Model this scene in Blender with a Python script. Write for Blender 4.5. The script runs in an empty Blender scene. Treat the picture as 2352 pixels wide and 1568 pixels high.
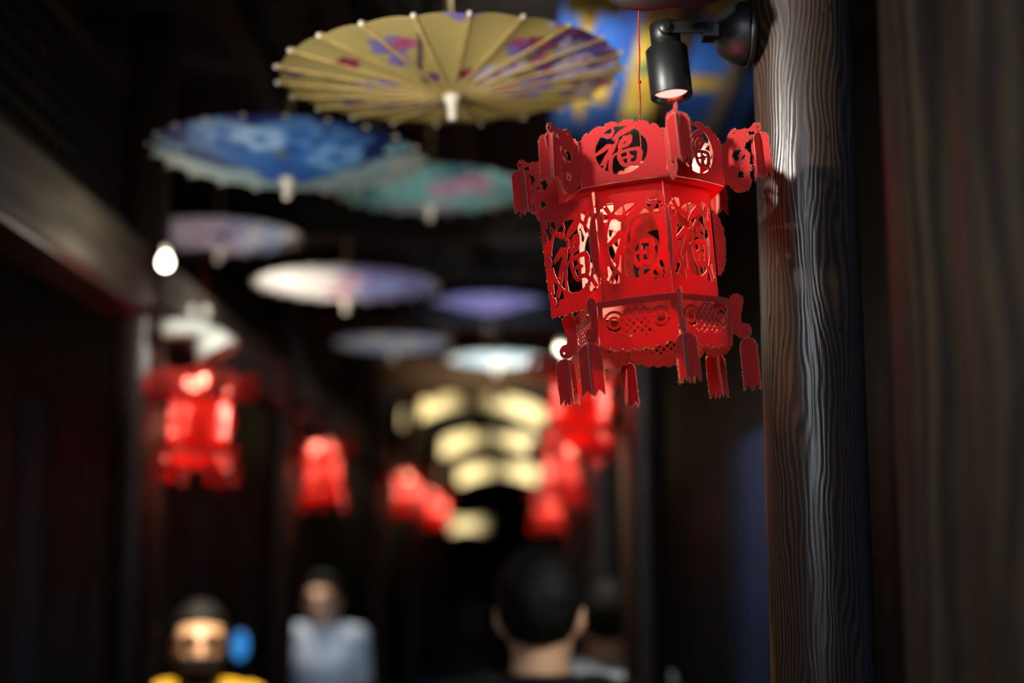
import bpy, bmesh, math, random
import numpy as np
from mathutils import Vector, Matrix
random.seed(7)
rng = np.random.default_rng(7)
scene = bpy.context.scene
COL = scene.collection
R = math.radians

# ------------------------------------------------------------------ camera
F = 2352 * 50.0 / 36.0
EYE = Vector((0, 0, 1.68))
VPX, HOR = 1200.0, 1300.0
PITCH = math.atan((HOR - 784) / F)
YAW = math.atan((VPX - 1176) / (F / math.cos(PITCH)))
FWD = Vector((-math.sin(YAW) * math.cos(PITCH), math.cos(YAW) * math.cos(PITCH), math.sin(PITCH)))
RGT = Vector((math.cos(YAW), math.sin(YAW), 0))
UPV = RGT.cross(FWD)


def P(px, py, d):
    """World point that stands at depth d behind photo pixel (px, py)."""
    return EYE + d * (FWD + (px - 1176) / F * RGT - (py - 784) / F * UPV)


cam_d = bpy.data.cameras.new('camera')
cam = bpy.data.objects.new('camera', cam_d)
COL.objects.link(cam)
cam.location = EYE
cam.rotation_euler = (math.pi / 2 + PITCH, 0, YAW)
cam_d.sensor_width = 36.0
cam_d.sensor_fit = 'HORIZONTAL'
cam_d.lens = 50.0
cam_d.dof.use_dof = True
cam_d.dof.focus_distance = 1.545
cam_d.dof.aperture_fstop = 1.63
cam_d.clip_start = 0.02
scene.camera = cam

# ------------------------------------------------------------------ world, big lights, exposure
world = bpy.data.worlds.new('world')
scene.world = world
world.use_nodes = True
bg = world.node_tree.nodes['Background']
bg.inputs[0].default_value = (0.16, 0.30, 0.62, 1)
bg.inputs[1].default_value = 0.10


def lamp(name, kind, loc, target, energy, color, size=0.05, angle=60, blend=0.6):
    d = bpy.data.lights.new(name, kind)
    d.energy = energy
    d.color = color
    if kind == 'SPOT':
        d.spot_size = R(angle)
        d.spot_blend = blend
        d.shadow_soft_size = size
    elif kind == 'AREA':
        d.size = size
    else:
        d.shadow_soft_size = size
    o = bpy.data.objects.new(name, d)
    COL.objects.link(o)
    o.location = loc
    if target is not None:
        o.rotation_euler = (Vector(target) - Vector(loc)).to_track_quat('-Z', 'Y').to_euler()
    return o


WARM = (1.0, 0.86, 0.66)
NEUT = (1.0, 0.95, 0.86)
COOL = (0.62, 0.78, 1.0)
# lamp across the alley that washes the near pillar and lantern
lamp('alley_lamp', 'SPOT', (-0.42, 1.08, 2.32), P(1800, 180, 1.60), 56, (1.0, 0.95, 0.88), 0.03, 36, 1.0)
# soft daylight from the open end behind the camera
lamp('daylight', 'SPOT', (-0.3, -1.6, 2.5), P(1600, 650, 1.55), 105, (0.86, 0.93, 1.0), 0.5, 36, 0.9)
lamp('shopfront_fill', 'SPOT', (-0.75, 0.75, 2.1), (0.30, 1.02, 1.9), 4.5, (1.0, 0.9, 0.74), 0.15, 44, 0.9)  # added fill to lift the dark foreground boards
scene.view_settings.view_transform = 'Standard'
scene.view_settings.look = 'None'
scene.view_settings.exposure = 0.0
scene.view_settings.gamma = 1.0
scene.view_settings.use_curve_mapping = False
try:
    scene.cycles.sample_clamp_indirect = 4.0
    scene.cycles.use_denoising = True
    scene.cycles.transparent_max_bounces = 8
except Exception:
    pass


# ------------------------------------------------------------------ helpers
def s2l(c):
    c = c / 255.0
    return c / 12.92 if c <= 0.04045 else ((c + 0.055) / 1.055) ** 2.4


def rgb(r, g, b):
    return (s2l(r), s2l(g), s2l(b), 1.0)


def tag(o, label=None, cat=None, group=None, kind=None):
    if label: o['label'] = label
    if cat: o['category'] = cat
    if group: o['group'] = group
    if kind: o['kind'] = kind
    return o


def empty(name, loc=(0, 0, 0)):
    o = bpy.data.objects.new(name, None)
    o.empty_display_size = 0.05
    COL.objects.link(o)
    o.location = loc
    return o


def link(name, me, parent=None):
    o = bpy.data.objects.new(name, me)
    COL.objects.link(o)
    if parent is not None:
        o.parent = parent
    return o


def mesh_of(bm, name, mats, smooth=False, recalc=True):
    if recalc:
        bmesh.ops.recalc_face_normals(bm, faces=bm.faces)
    me = bpy.data.meshes.new(name)
    bm.to_mesh(me)
    bm.free()
    for m in (mats if isinstance(mats, (list, tuple)) else [mats]):
        me.materials.append(m)
    if smooth:
        for p in me.polygons:
            p.use_smooth = True
    return me


def obj(name, bm, mats, parent=None, smooth=False):
    return link(name, mesh_of(bm, name, mats, smooth), parent)


def copy_tree(o, parent=None):
    c = o.copy()
    COL.objects.link(c)
    if parent is not None:
        c.parent = parent
        c.matrix_parent_inverse = o.matrix_parent_inverse
    for ch in list(o.children):
        copy_tree(ch, c)
    return c


def box(bm, lo, hi, bevel=0.0, mi=0):
    lo, hi = Vector(lo), Vector(hi)
    r = bmesh.ops.create_cube(bm, size=1.0)
    vs = r['verts']
    c = (lo + hi) / 2
    s = hi - lo
    for v in vs:
        v.co = Vector((v.co.x * s.x, v.co.y * s.y, v.co.z * s.z)) + c
    fs = {f for v in vs for f in v.link_faces}
    for f in fs:
        f.material_index = mi
    if bevel > 0:
        es = {e for v in vs for e in v.link_edges}
        bmesh.ops.bevel(bm, geom=list(es), offset=bevel, segments=2, affect='EDGES', profile=0.6)


def frame_of(t):
    t = t.normalized()
    a = Vector((0, 0, 1)) if abs(t.z) < 0.9 else Vector((1, 0, 0))
    x = a.cross(t).normalized()
    return x, t.cross(x)


def tube(bm, pts, rad, n=10, cap=True, mi=0):
    """Round tube along a polyline; rad is one radius or one per point."""
    pts = [Vector(p) for p in pts]
    if not isinstance(rad, (list, tuple)):
        rad = [rad] * len(pts)
    rings = []
    x = None
    for i, p in enumerate(pts):
        t = pts[min(i + 1, len(pts) - 1)] - pts[max(i - 1, 0)]
        t.normalize()
        if x is None:
            x, y = frame_of(t)
        else:
            x = (x - t * x.dot(t)).normalized()
            y = t.cross(x)
        r = rad[i]
        rx, ry = r if isinstance(r, (list, tuple)) else (r, r)
        rings.append([bm.verts.new(p + x * rx * math.cos(2 * math.pi * k / n) + y * ry * math.sin(2 * math.pi * k / n)) for k in range(n)])
    for a, b in zip(rings, rings[1:]):
        for k in range(n):
            f = bm.faces.new((a[k], a[(k + 1) % n], b[(k + 1) % n], b[k]))
            f.material_index = mi
    if cap:
        bm.faces.new(rings[0][::-1]).material_index = mi
        bm.faces.new(rings[-1]).material_index = mi


def lathe(bm, prof, n=24, axis='Z', origin=(0, 0, 0), mi=0):
    """prof: (radius, height) pairs."""
    o = Vector(origin)
    rings = []
    for r, h in prof:
        if r < 1e-6:
            p = Vector((0, 0, h))
            if axis == 'X': p = Vector((h, 0, 0))
            rings.append([bm.verts.new(o + p)])
            continue
        ring = []
        for k in range(n):
            a = 2 * math.pi * k / n
            p = Vector((r * math.cos(a), r * math.sin(a), h))
            if axis == 'X': p = Vector((h, r * math.cos(a), r * math.sin(a)))
            ring.append(bm.verts.new(o + p))
        rings.append(ring)
    for a, b in zip(rings, rings[1:]):
        for k in range(n):
            va, vb, vc, vd = a[k % len(a)], a[(k + 1) % len(a)], b[(k + 1) % len(b)], b[k % len(b)]
            vs = []
            for v in (va, vb, vc, vd):
                if v not in vs: vs.append(v)
            if len(vs) > 2:
                bm.faces.new(vs).material_index = mi


def ball(bm, c, r, seg=12, rings=8, scale=(1, 1, 1), mi=0):
    res = bmesh.ops.create_uvsphere(bm, u_segments=seg, v_segments=rings, radius=r)
    for v in res['verts']:
        v.co = Vector((v.co.x * scale[0], v.co.y * scale[1], v.co.z * scale[2])) + Vector(c)
    if mi:
        for f in {f for v in res['verts'] for f in v.link_faces}:
            f.material_index = mi


# ------------------------------------------------------------------ materials
def mat(name, color, rough=0.6, metal=0.0, spec=0.5, coat=0.0, emit=None, estr=0.0):
    m = bpy.data.materials.new(name)
    m.use_nodes = True
    b = m.node_tree.nodes['Principled BSDF']
    b.inputs['Base Color'].default_value = color
    b.inputs['Roughness'].default_value = rough
    b.inputs['Metallic'].default_value = metal
    b.inputs['Specular IOR Level'].default_value = spec
    b.inputs['Coat Weight'].default_value = coat
    if emit is not None:
        b.inputs['Emission Color'].default_value = emit
        b.inputs['Emission Strength'].default_value = estr
    return m


def nd(nt, t, **kw):
    n = nt.nodes.new(t)
    for k, v in kw.items():
        setattr(n, k, v)
    return n


def noisy(m, c1, c2, scale=(20, 20, 20), detail=4, bump=0.0, lo=0.35, hi=0.65, nscale=1.0, bdist=0.004):
    """Colour varied between c1 and c2 with stretched noise in object space, plus fine relief."""
    nt = m.node_tree
    b = nt.nodes['Principled BSDF']
    tc = nd(nt, 'ShaderNodeTexCoord')
    mp = nd(nt, 'ShaderNodeMapping')
    mp.inputs['Scale'].default_value = scale
    nt.links.new(tc.outputs['Object'], mp.inputs['Vector'])
    no = nd(nt, 'ShaderNodeTexNoise')
    no.inputs['Scale'].default_value = nscale
    no.inputs['Detail'].default_value = detail
    nt.links.new(mp.outputs[0], no.inputs['Vector'])
    cr = nd(nt, 'ShaderNodeValToRGB')
    cr.color_ramp.elements[0].position = lo
    cr.color_ramp.elements[0].color = c1
    cr.color_ramp.elements[1].position = hi
    cr.color_ramp.elements[1].color = c2
    nt.links.new(no.outputs['Fac'], cr.inputs['Fac'])
    nt.links.new(cr.outputs['Color'], b.inputs['Base Color'])
    if bump:
        bp = nd(nt, 'ShaderNodeBump')
        bp.inputs['Strength'].default_value = bump
        bp.inputs['Distance'].default_value = bdist
        nt.links.new(no.outputs['Fac'], bp.inputs['Height'])
        nt.links.new(bp.outputs[0], b.inputs['Normal'])
    return m


def paper(name, color, trans, tcolor, grain=0.0, attr=None, rough=0.75, spec=0.25, c2=None):
    """Paper or felt that lets part of the light through."""
    m = bpy.data.materials.new(name)
    m.use_nodes = True
    nt = m.node_tree
    b = nt.nodes['Principled BSDF']
    out = nt.nodes['Material Output']
    b.inputs['Base Color'].default_value = color
    b.inputs['Roughness'].default_value = rough
    b.inputs['Specular IOR Level'].default_value = spec
    if grain:
        b.inputs['Sheen Weight'].default_value = 0.22
        b.inputs['Sheen Roughness'].default_value = 0.5
    tr = nd(nt, 'ShaderNodeBsdfTranslucent')
    tr.inputs['Color'].default_value = tcolor
    mx = nd(nt, 'ShaderNodeMixShader')
    mx.inputs[0].default_value = trans
    nt.links.new(b.outputs[0], mx.inputs[1])
    nt.links.new(tr.outputs[0], mx.inputs[2])
    nt.links.new(mx.outputs[0], out.inputs['Surface'])
    if attr:
        at = nd(nt, 'ShaderNodeAttribute')
        at.attribute_name = attr
        nt.links.new(at.outputs['Color'], b.inputs['Base Color'])
        nt.links.new(at.outputs['Color'], tr.inputs['Color'])
    if grain:
        tc = nd(nt, 'ShaderNodeTexCoord')
        no = nd(nt, 'ShaderNodeTexNoise')
        no.inputs['Scale'].default_value = 900
        no.inputs['Detail'].default_value = 3
        nt.links.new(tc.outputs['Object'], no.inputs['Vector'])
        bp = nd(nt, 'ShaderNodeBump')
        bp.inputs['Strength'].default_value = grain
        bp.inputs['Distance'].default_value = 0.0012
        nt.links.new(no.outputs['Fac'], bp.inputs['Height'])
        nt.links.new(bp.outputs[0], b.inputs['Normal'])
        if c2:
            n2 = nd(nt, 'ShaderNodeTexNoise')
            n2.inputs['Scale'].default_value = 260
            n2.inputs['Detail'].default_value = 5
            nt.links.new(tc.outputs['Object'], n2.inputs['Vector'])
            cr = nd(nt, 'ShaderNodeValToRGB')
            cr.color_ramp.elements[0].position = 0.3
            cr.color_ramp.elements[0].color = color
            cr.color_ramp.elements[1].position = 0.7
            cr.color_ramp.elements[1].color = c2
            nt.links.new(n2.outputs['Fac'], cr.inputs['Fac'])
            nt.links.new(cr.outputs['Color'], b.inputs['Base Color'])
    return m


def grain_wood(name, dark, light, streak, freq=520.0, off=(0.0, 0.0), rough=0.42, spec=0.5, warp=0.02, bump=0.35, log_r=0.0):
    """Growth rings of a log round a slightly bent heart line."""
    m = bpy.data.materials.new(name)
    m.use_nodes = True
    nt = m.node_tree
    L = nt.links.new
    b = nt.nodes['Principled BSDF']
    b.inputs['Roughness'].default_value = rough
    b.inputs['Specular IOR Level'].default_value = spec
    tc = nd(nt, 'ShaderNodeTexCoord')
    mp = nd(nt, 'ShaderNodeMapping')
    mp.inputs['Location'].default_value = (off[0], off[1], 0)
    L(tc.outputs['Object'], mp.inputs['Vector'])
    lowm = nd(nt, 'ShaderNodeMapping')
    lowm.inputs['Scale'].default_value = (13, 13, 3.2)
    L(tc.outputs['Object'], lowm.inputs['Vector'])
    low = nd(nt, 'ShaderNodeTexNoise')
    low.inputs['Scale'].default_value = 1.0
    low.inputs['Detail'].default_value = 3
    low.inputs['Roughness'].default_value = 0.45
    L(lowm.outputs[0], low.inputs['Vector'])
    sep = nd(nt, 'ShaderNodeSeparateXYZ')
    L(mp.outputs[0], sep.inputs[0])
    if log_r:
        ng = nd(nt, 'ShaderNodeMath', operation='MULTIPLY')
        L(sep.outputs[1], ng.inputs[0])
        ng.inputs[1].default_value = -1
        at = nd(nt, 'ShaderNodeMath', operation='ARCTAN2')
        L(sep.outputs[0], at.inputs[0])
        L(ng.outputs[0], at.inputs[1])
        ln = nd(nt, 'ShaderNodeMath', operation='MULTIPLY')
        L(at.outputs[0], ln.inputs[0])
        ln.inputs[1].default_value = log_r
    else:
        ln = nd(nt, 'ShaderNodeMath', operation='ADD')
        L(sep.outputs[0], ln.inputs[0])
        L(sep.outputs[1], ln.inputs[1])
    ad = nd(nt, 'ShaderNodeMath', operation='MULTIPLY_ADD')
    L(low.outputs['Fac'], ad.inputs[0])
    ad.inputs[1].default_value = warp * 2
    L(ln.outputs[0], ad.inputs[2])
    fr = nd(nt, 'ShaderNodeMath', operation='MULTIPLY')
    L(ad.outputs[0], fr.inputs[0])
    fr.inputs[1].default_value = freq
    # fine fibre
    finem = nd(nt, 'ShaderNodeMapping')
    finem.inputs['Scale'].default_value = (380, 380, 9)
    L(tc.outputs['Object'], finem.inputs['Vector'])
    fine = nd(nt, 'ShaderNodeTexNoise')
    fine.inputs['Scale'].default_value = 1.0
    fine.inputs['Detail'].default_value = 4
    L(finem.outputs[0], fine.inputs['Vector'])
    fr2 = nd(nt, 'ShaderNodeMath', operation='MULTIPLY_ADD')
    L(fine.outputs['Fac'], fr2.inputs[0])
    fr2.inputs[1].default_value = 2.2
    L(fr.outputs[0], fr2.inputs[2])
    sn = nd(nt, 'ShaderNodeMath', operation='SINE')
    L(fr2.outputs[0], sn.inputs[0])
    nrm = nd(nt, 'ShaderNodeMath', operation='MULTIPLY_ADD')
    L(sn.outputs[0], nrm.inputs[0])
    nrm.inputs[1].default_value = 0.5
    nrm.inputs[2].default_value = 0.5
    cr = nd(nt, 'ShaderNodeValToRGB')
    e = cr.color_ramp.elements
    e[0].position, e[0].color = 0.0, dark
    e[1].position, e[1].color = 0.62, light
    e2 = e.new(0.86)
    e2.color = streak
    e3 = e.new(1.0)
    e3.color = streak
    L(nrm.outputs[0], cr.inputs['Fac'])
    # broad tint
    broadm = nd(nt, 'ShaderNodeMapping')
    broadm.inputs['Scale'].default_value = (16, 16, 1.2)
    L(tc.outputs['Object'], broadm.inputs['Vector'])
    br = nd(nt, 'ShaderNodeTexNoise')
    br.inputs['Scale'].default_value = 1.0
    br.inputs['Detail'].default_value = 3
    L(broadm.outputs[0], br.inputs['Vector'])
    mixc = nd(nt, 'ShaderNodeMix', data_type='RGBA', blend_type='MULTIPLY')
    mixc.inputs['Factor'].default_value = 1.0
    cr2 = nd(nt, 'ShaderNodeValToRGB')
    cr2.color_ramp.elements[0].position = 0.3
    cr2.color_ramp.elements[0].color = (0.72, 0.70, 0.72, 1)
    cr2.color_ramp.elements[1].position = 0.7
    cr2.color_ramp.elements[1].color = (1.1, 1.05, 1.0, 1)
    L(br.outputs['Fac'], cr2.inputs['Fac'])
    L(cr.outputs['Color'], mixc.inputs['A'])
    L(cr2.outputs['Color'], mixc.inputs['B'])
    # small dark pits
    pm = nd(nt, 'ShaderNodeMapping')
    pm.inputs['Scale'].default_value = (60, 60, 22)
    L(tc.outputs['Object'], pm.inputs['Vector'])
    vo = nd(nt, 'ShaderNodeTexVoronoi')
    vo.inputs['Scale'].default_value = 1.0
    L(pm.outputs[0], vo.inputs['Vector'])
    pr = nd(nt, 'ShaderNodeMapRange')
    pr.inputs['From Min'].default_value = 0.05
    pr.inputs['From Max'].default_value = 0.12
    pr.inputs['To Min'].default_value = 0.25
    L(vo.outputs['Distance'], pr.inputs['Value'])
    mixp = nd(nt, 'ShaderNodeMix', data_type='RGBA', blend_type='MULTIPLY')
    mixp.inputs['Factor'].default_value = 1.0
    L(mixc.outputs['Result'], mixp.inputs['A'])
    L(pr.outputs['Result'], mixp.inputs['B'])
    L(mixp.outputs['Result'], b.inputs['Base Color'])
    sm = nd(nt, 'ShaderNodeMath', operation='ADD')
    L(nrm.outputs[0], sm.inputs[0])
    L(fine.outputs['Fac'], sm.inputs[1])
    bp = nd(nt, 'ShaderNodeBump')
    bp.inputs['Strength'].default_value = bump
    bp.inputs['Distance'].default_value = 0.0012
    L(sm.outputs[0], bp.inputs['Height'])
    L(bp.outputs[0], b.inputs['Normal'])
    return m


M = {}
M['pillar'] = grain_wood('pillar_wood', rgb(42, 34, 29), rgb(54, 46, 40), rgb(76, 58, 43), freq=1050, log_r=0.06, warp=0.042, rough=0.32, spec=0.5, bump=0.22)
M['plank'] = grain_wood('plank_wood', rgb(60, 50, 44), rgb(84, 76, 66), rgb(110, 92, 70), freq=420, off=(0.07, 0.05), rough=0.5)
M['darkwood'] = noisy(mat('dark_wood', rgb(30, 26, 24), 0.6), rgb(20, 17, 16), rgb(40, 33, 29), (30, 30, 3), 5, 0.4)
M['beamwood'] = noisy(mat('beam_wood', rgb(60, 44, 30), 0.6), rgb(40, 30, 22), rgb(80, 60, 42), (3, 30, 30), 5, 0.3)
M['roofwood'] = noisy(mat('roof_wood', rgb(22, 18, 14), 0.8), rgb(14, 12, 10), rgb(30, 24, 19), (8, 30, 30), 4, 0.2)
M['greywood'] = noisy(mat('grey_wood', rgb(120, 112, 98), 0.7), rgb(96, 90, 80), rgb(140, 130, 116), (30, 3, 30), 5, 0.3)
M['redwood'] = noisy(mat('red_lacquer_wood', rgb(80, 28, 24), 0.5), rgb(58, 20, 18), rgb(94, 34, 30), (30, 3, 30), 5, 0.2)
M['bluewood'] = noisy(mat('blue_grey_wood', rgb(52, 66, 92), 0.6), rgb(38, 50, 74), rgb(64, 80, 108), (30, 30, 3), 5, 0.3)
M['stone'] = noisy(mat('paving_stone', rgb(70, 68, 64), 0.8), rgb(50, 48, 46), rgb(84, 80, 76), (4, 4, 4), 6, 0.3)
M['red'] = paper('red_felt_paper', rgb(194, 46, 46), 0.32, rgb(250, 44, 24), 0.5, c2=rgb(206, 54, 52))
M['redlit'] = paper('red_felt_lit_inside', rgb(206, 84, 70), 0.32, rgb(250, 44, 24), 0.6, c2=rgb(226, 108, 88))  # paler copy of the red: lamp-lit inside put into the colour
M['core'] = paper('pale_paper_core', rgb(236, 170, 146), 0.45, rgb(255, 200, 160), 0.0)
M['redcord'] = noisy(mat('red_cord', rgb(150, 26, 26), 0.8), rgb(120, 20, 20), rgb(180, 40, 36), (200, 200, 700), 2, 0.4)
M['black'] = noisy(mat('black_metal', rgb(20, 20, 21), 0.42, spec=0.6), rgb(16, 16, 17), rgb(26, 26, 26), (400, 400, 400), 3, 0.05)
M['wire'] = mat('dark_wire', rgb(60, 50, 46), 0.4, 0.8)
M['chrome'] = mat('lamp_reflector', rgb(220, 214, 208), 0.18, 1.0)
M['led'] = mat('lamp_lens', rgb(240, 220, 210), 0.2, emit=(1.0, 0.72, 0.6, 1), estr=1.0)
M['bamboo'] = noisy(mat('bamboo', rgb(206, 178, 106), 0.5), rgb(176, 148, 84), rgb(216, 190, 124), (60, 60, 8), 3, 0.1)
M['bead'] = mat('pale_bead', rgb(226, 216, 196), 0.35)
M['cord'] = mat('hanging_cord', rgb(60, 54, 46), 0.8)
M['bulb'] = mat('lit_bulb', rgb(255, 250, 230), 0.3, emit=(1.0, 0.93, 0.72, 1), estr=9.0)
M['socket'] = mat('bulb_socket', rgb(220, 210, 190), 0.5)
M['addedglint'] = mat('added_glint_glow', rgb(255, 240, 210), 0.3, emit=(1.0, 0.80, 0.50, 1), estr=45.0)

# ------------------------------------------------------------------ cut-paper shapes (signed distances, positive = paper)
def sd_capsules(X, Y, pts, w):
    """Brush stroke along pts with a width at each point; distance to its edge, positive inside."""
    best = np.full(X.shape, -1e9)
    if not isinstance(w, (list, tuple)):
        w = [w] * len(pts)
    for (ax, ay), (bx, by), wa, wb in zip(pts, pts[1:], w, w[1:]):
        dx, dy = bx - ax, by - ay
        t = np.clip(((X - ax) * dx + (Y - ay) * dy) / max(dx * dx + dy * dy, 1e-9), 0, 1)
        d = np.hypot(X - ax - t * dx, Y - ay - t * dy)
        best = np.maximum(best, (wa + (wb - wa) * t) / 2 - d)
    return best


def sd_poly(X, Y, pts):
    d = np.full(X.shape, 1e9)
    inside = np.zeros(X.shape, bool)
    n = len(pts)
    for i in range(n):
        ax, ay = pts[i]
        bx, by = pts[(i + 1) % n]
        dx, dy = bx - ax, by - ay
        t = np.clip(((X - ax) * dx + (Y - ay) * dy) / max(dx * dx + dy * dy, 1e-9), 0, 1)
        d = np.minimum(d, np.hypot(X - ax - t * dx, Y - ay - t * dy))
        c = (ay > Y) != (by > Y)
        xs = ax + (Y - ay) / np.where(abs(by - ay) < 1e-9, 1e-9, by - ay) * (bx - ax)
        inside ^= c & (X < xs)
    return np.where(inside, d, -d)


def sd_ell(X, Y, cx, cy, rx, ry):
    k = np.hypot((X - cx) / rx, (Y - cy) / ry)
    return (1 - k) * min(rx, ry)


def sd_box(X, Y, x0, x1, y0, y1):
    return np.minimum(np.minimum(X - x0, x1 - X), np.minimum(Y - y0, y1 - Y))


def smooth_poly(pts, it=2):
    for _ in range(it):
        q = []
        for i in range(len(pts)):
            a, b = pts[i], pts[(i + 1) % len(pts)]
            q += [(a[0] * .75 + b[0] * .25, a[1] * .75 + b[1] * .25), (a[0] * .25 + b[0] * .75, a[1] * .25 + b[1] * .75)]
        pts = q
    return pts


BACKMI = 0


def cut_sheet(fn, x0, x1, y0, y1, step, thick, mapf, fuzz=0, fuzz_keep=None, rough=0.0):
    """Mesh of a sheet with holes: fn(X, Y) > 0 is paper. Returns (bm, fuzz_bm). Rims get material 1."""
    nx, ny = int(round((x1 - x0) / step)), int(round((y1 - y0) / step))
    xs, ys = np.linspace(x0, x1, nx + 1), np.linspace(y0, y1, ny + 1)
    X, Y = np.meshgrid(xs, ys, indexing='ij')
    V = fn(X, Y)
    if rough:
        V = V + rng.normal(0, rough, V.shape)
    V[np.abs(V) < 1e-4] = -1e-4
    V[0, :] = np.minimum(V[0, :], -1e-3); V[-1, :] = np.minimum(V[-1, :], -1e-3)
    V[:, 0] = np.minimum(V[:, 0], -1e-3); V[:, -1] = np.minimum(V[:, -1], -1e-3)
    bm = bmesh.new()
    vf, vb, uv = {}, {}, {}

    def vert(key, u, v):
        if key not in vf:
            vf[key] = bm.verts.new(mapf(u, v, thick / 2))
            vb[key] = bm.verts.new(mapf(u, v, -thick / 2))
            uv[key] = (u, v)
        return key

    segs = []
    pos = V > 0
    for i in range(nx):
        for j in range(ny):
            c = ((i, j), (i + 1, j), (i + 1, j + 1), (i, j + 1))
            ins = [pos[a] for a in c]
            if not any(ins):
                continue
            keys, cross = [], []
            for k in range(4):
                a, b = c[k], c[(k + 1) % 4]
                if ins[k]:
                    keys.append(vert(a, xs[a[0]], ys[a[1]]))
                if ins[k] != ins[(k + 1) % 4]:
                    lo, hi = (a, b) if a < b else (b, a)
                    t = V[lo] / (V[lo] - V[hi])
                    t = min(max(t, 0.03), 0.97)
                    kk = vert(('e', lo, hi), xs[lo[0]] + t * (xs[hi[0]] - xs[lo[0]]), ys[lo[1]] + t * (ys[hi[1]] - ys[lo[1]]))
                    keys.append(kk)
                    cross.append((kk, len(keys) - 1, ins[k]))
            if len(keys) < 3:
                continue
            bm.faces.new([vf[k] for k in keys])
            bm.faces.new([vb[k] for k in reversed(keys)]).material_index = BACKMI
            n = len(keys)
            for kk, idx, leaving in cross:
                if leaving:
                    segs.append((kk, keys[(idx + 1) % n]))
    for a, b in segs:
        if a != b:
            try:
                bm.faces.new((vf[b], vf[a], vb[a], vb[b])).material_index = 1
            except ValueError:
                pass
    fb = None
    if fuzz:
        fb = bmesh.new()
        for a, b in segs:
            if a == b: continue
            (ua, va), (ub, vb_) = uv[a], uv[b]
            if fuzz_keep and not fuzz_keep(ua, va):
                continue
            nx_, ny_ = (vb_ - va), -(ub - ua)
            l = math.hypot(nx_, ny_)
            if l < 1e-6: continue
            nx_, ny_ = nx_ / l, ny_ / l
            for _ in range(np.random.default_rng(int(abs(ua * 977 + va * 131) * 10) % 100000).poisson(fuzz)):
                ang = random.gauss(0, 0.9)
                dx, dy = nx_ * math.cos(ang) - ny_ * math.sin(ang), nx_ * math.sin(ang) + ny_ * math.cos(ang)
                ln = abs(random.gauss(0, 2.2)) + 0.8
                w = 0.38
                bend = random.gauss(0, 0.5)
                px_, py_, z = ua, va, random.uniform(-1, 1)
                dz = random.gauss(0, 0.5)
                prev = None
                for s in range(3):
                    hw = w * (1 - s / 2.6)
                    pa = mapf(px_ - dy * hw, py_ + dx * hw, z)
                    pb = mapf(px_ + dy * hw, py_ - dx * hw, z)
                    cur = (fb.verts.new(pa), fb.verts.new(pb))
                    if prev:
                        fb.faces.new((prev[0], prev[1], cur[1], cur[0]))
                    prev = cur
                    px_ += dx * ln / 2; py_ += dy * ln / 2; z += dz * ln / 2
                    ca, sa = math.cos(bend), math.sin(bend)
                    dx, dy = dx * ca - dy * sa, dx * sa + dy * ca
    return bm, fb


def fu(X, Y):
    """The cut-out brush character, in a 0..1 square (y up); width unit = 1."""
    def n(pts):
        return [((x - 910) / 620.0, 1 - (y - 200) / 875.0) for x, y in pts]
    A = 620.0
    st = []
    S = lambda pts, w: st.append(sd_capsules(X * 1.0, Y * 1.41, [(x, y * 1.41) for x, y in n(pts)], [q * 1.08 / A for q in (w if isinstance(w, (list, tuple)) else [w] * len(pts))]))
    S([(985, 285), (1035, 330), (1095, 360), (1120, 345)], [22, 46, 78, 40])
    S([(1120, 345), (1150, 290), (1140, 215)], [34, 26, 22])
    S([(915, 655), (985, 610), (1075, 535), (1130, 555)], [40, 62, 72, 66])
    S([(1130, 555), (1100, 640), (1040, 740), (975, 850)], [66, 70, 58, 30])
    S([(1085, 640), (1090, 800), (1075, 930), (1085, 1050)], [46, 48, 44, 40])
    S([(1040, 760), (1010, 900), (985, 960)], [38, 32, 26])
    S([(1120, 560), (1165, 520), (1190, 440)], [40, 34, 30])
    S([(1150, 420), (1230, 345), (1310, 290), (1380, 225)], [34, 76, 92, 66])
    S([(1215, 585), (1235, 500), (1290, 425), (1338, 425), (1325, 510), (1290, 570), (1215, 590)], [54, 56, 58, 54, 60, 56, 54])
    S([(1225, 595), (1200, 650), (1190, 700)], [40, 32, 40])
    S([(1190, 690), (1300, 655), (1420, 655), (1440, 720), (1425, 840), (1395, 915)], [44, 52, 56, 62, 60, 60])
    S([(1190, 690), (1195, 780), (1220, 880), (1255, 930), (1330, 905), (1395, 915)], [44, 50, 52, 54, 50, 54])
    S([(1215, 800), (1300, 775), (1345, 790)], [30, 44, 40])
    S([(1300, 700), (1310, 780), (1300, 900)], [30, 44, 36])
    S([(1395, 910), (1440, 970), (1470, 960)], [56, 44, 34])
    S([(1200, 700), (1150, 690), (1110, 760)], [30, 26, 30])
    r = st[0]
    for s in st[1:]:
        r = np.maximum(r, s)
    return r


U = 1.55 / F          # one photo pixel at the lantern's depth, in metres
RB, RC, RS = 156.0, 194.0, 179.0
C30 = math.cos(R(30))


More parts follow.
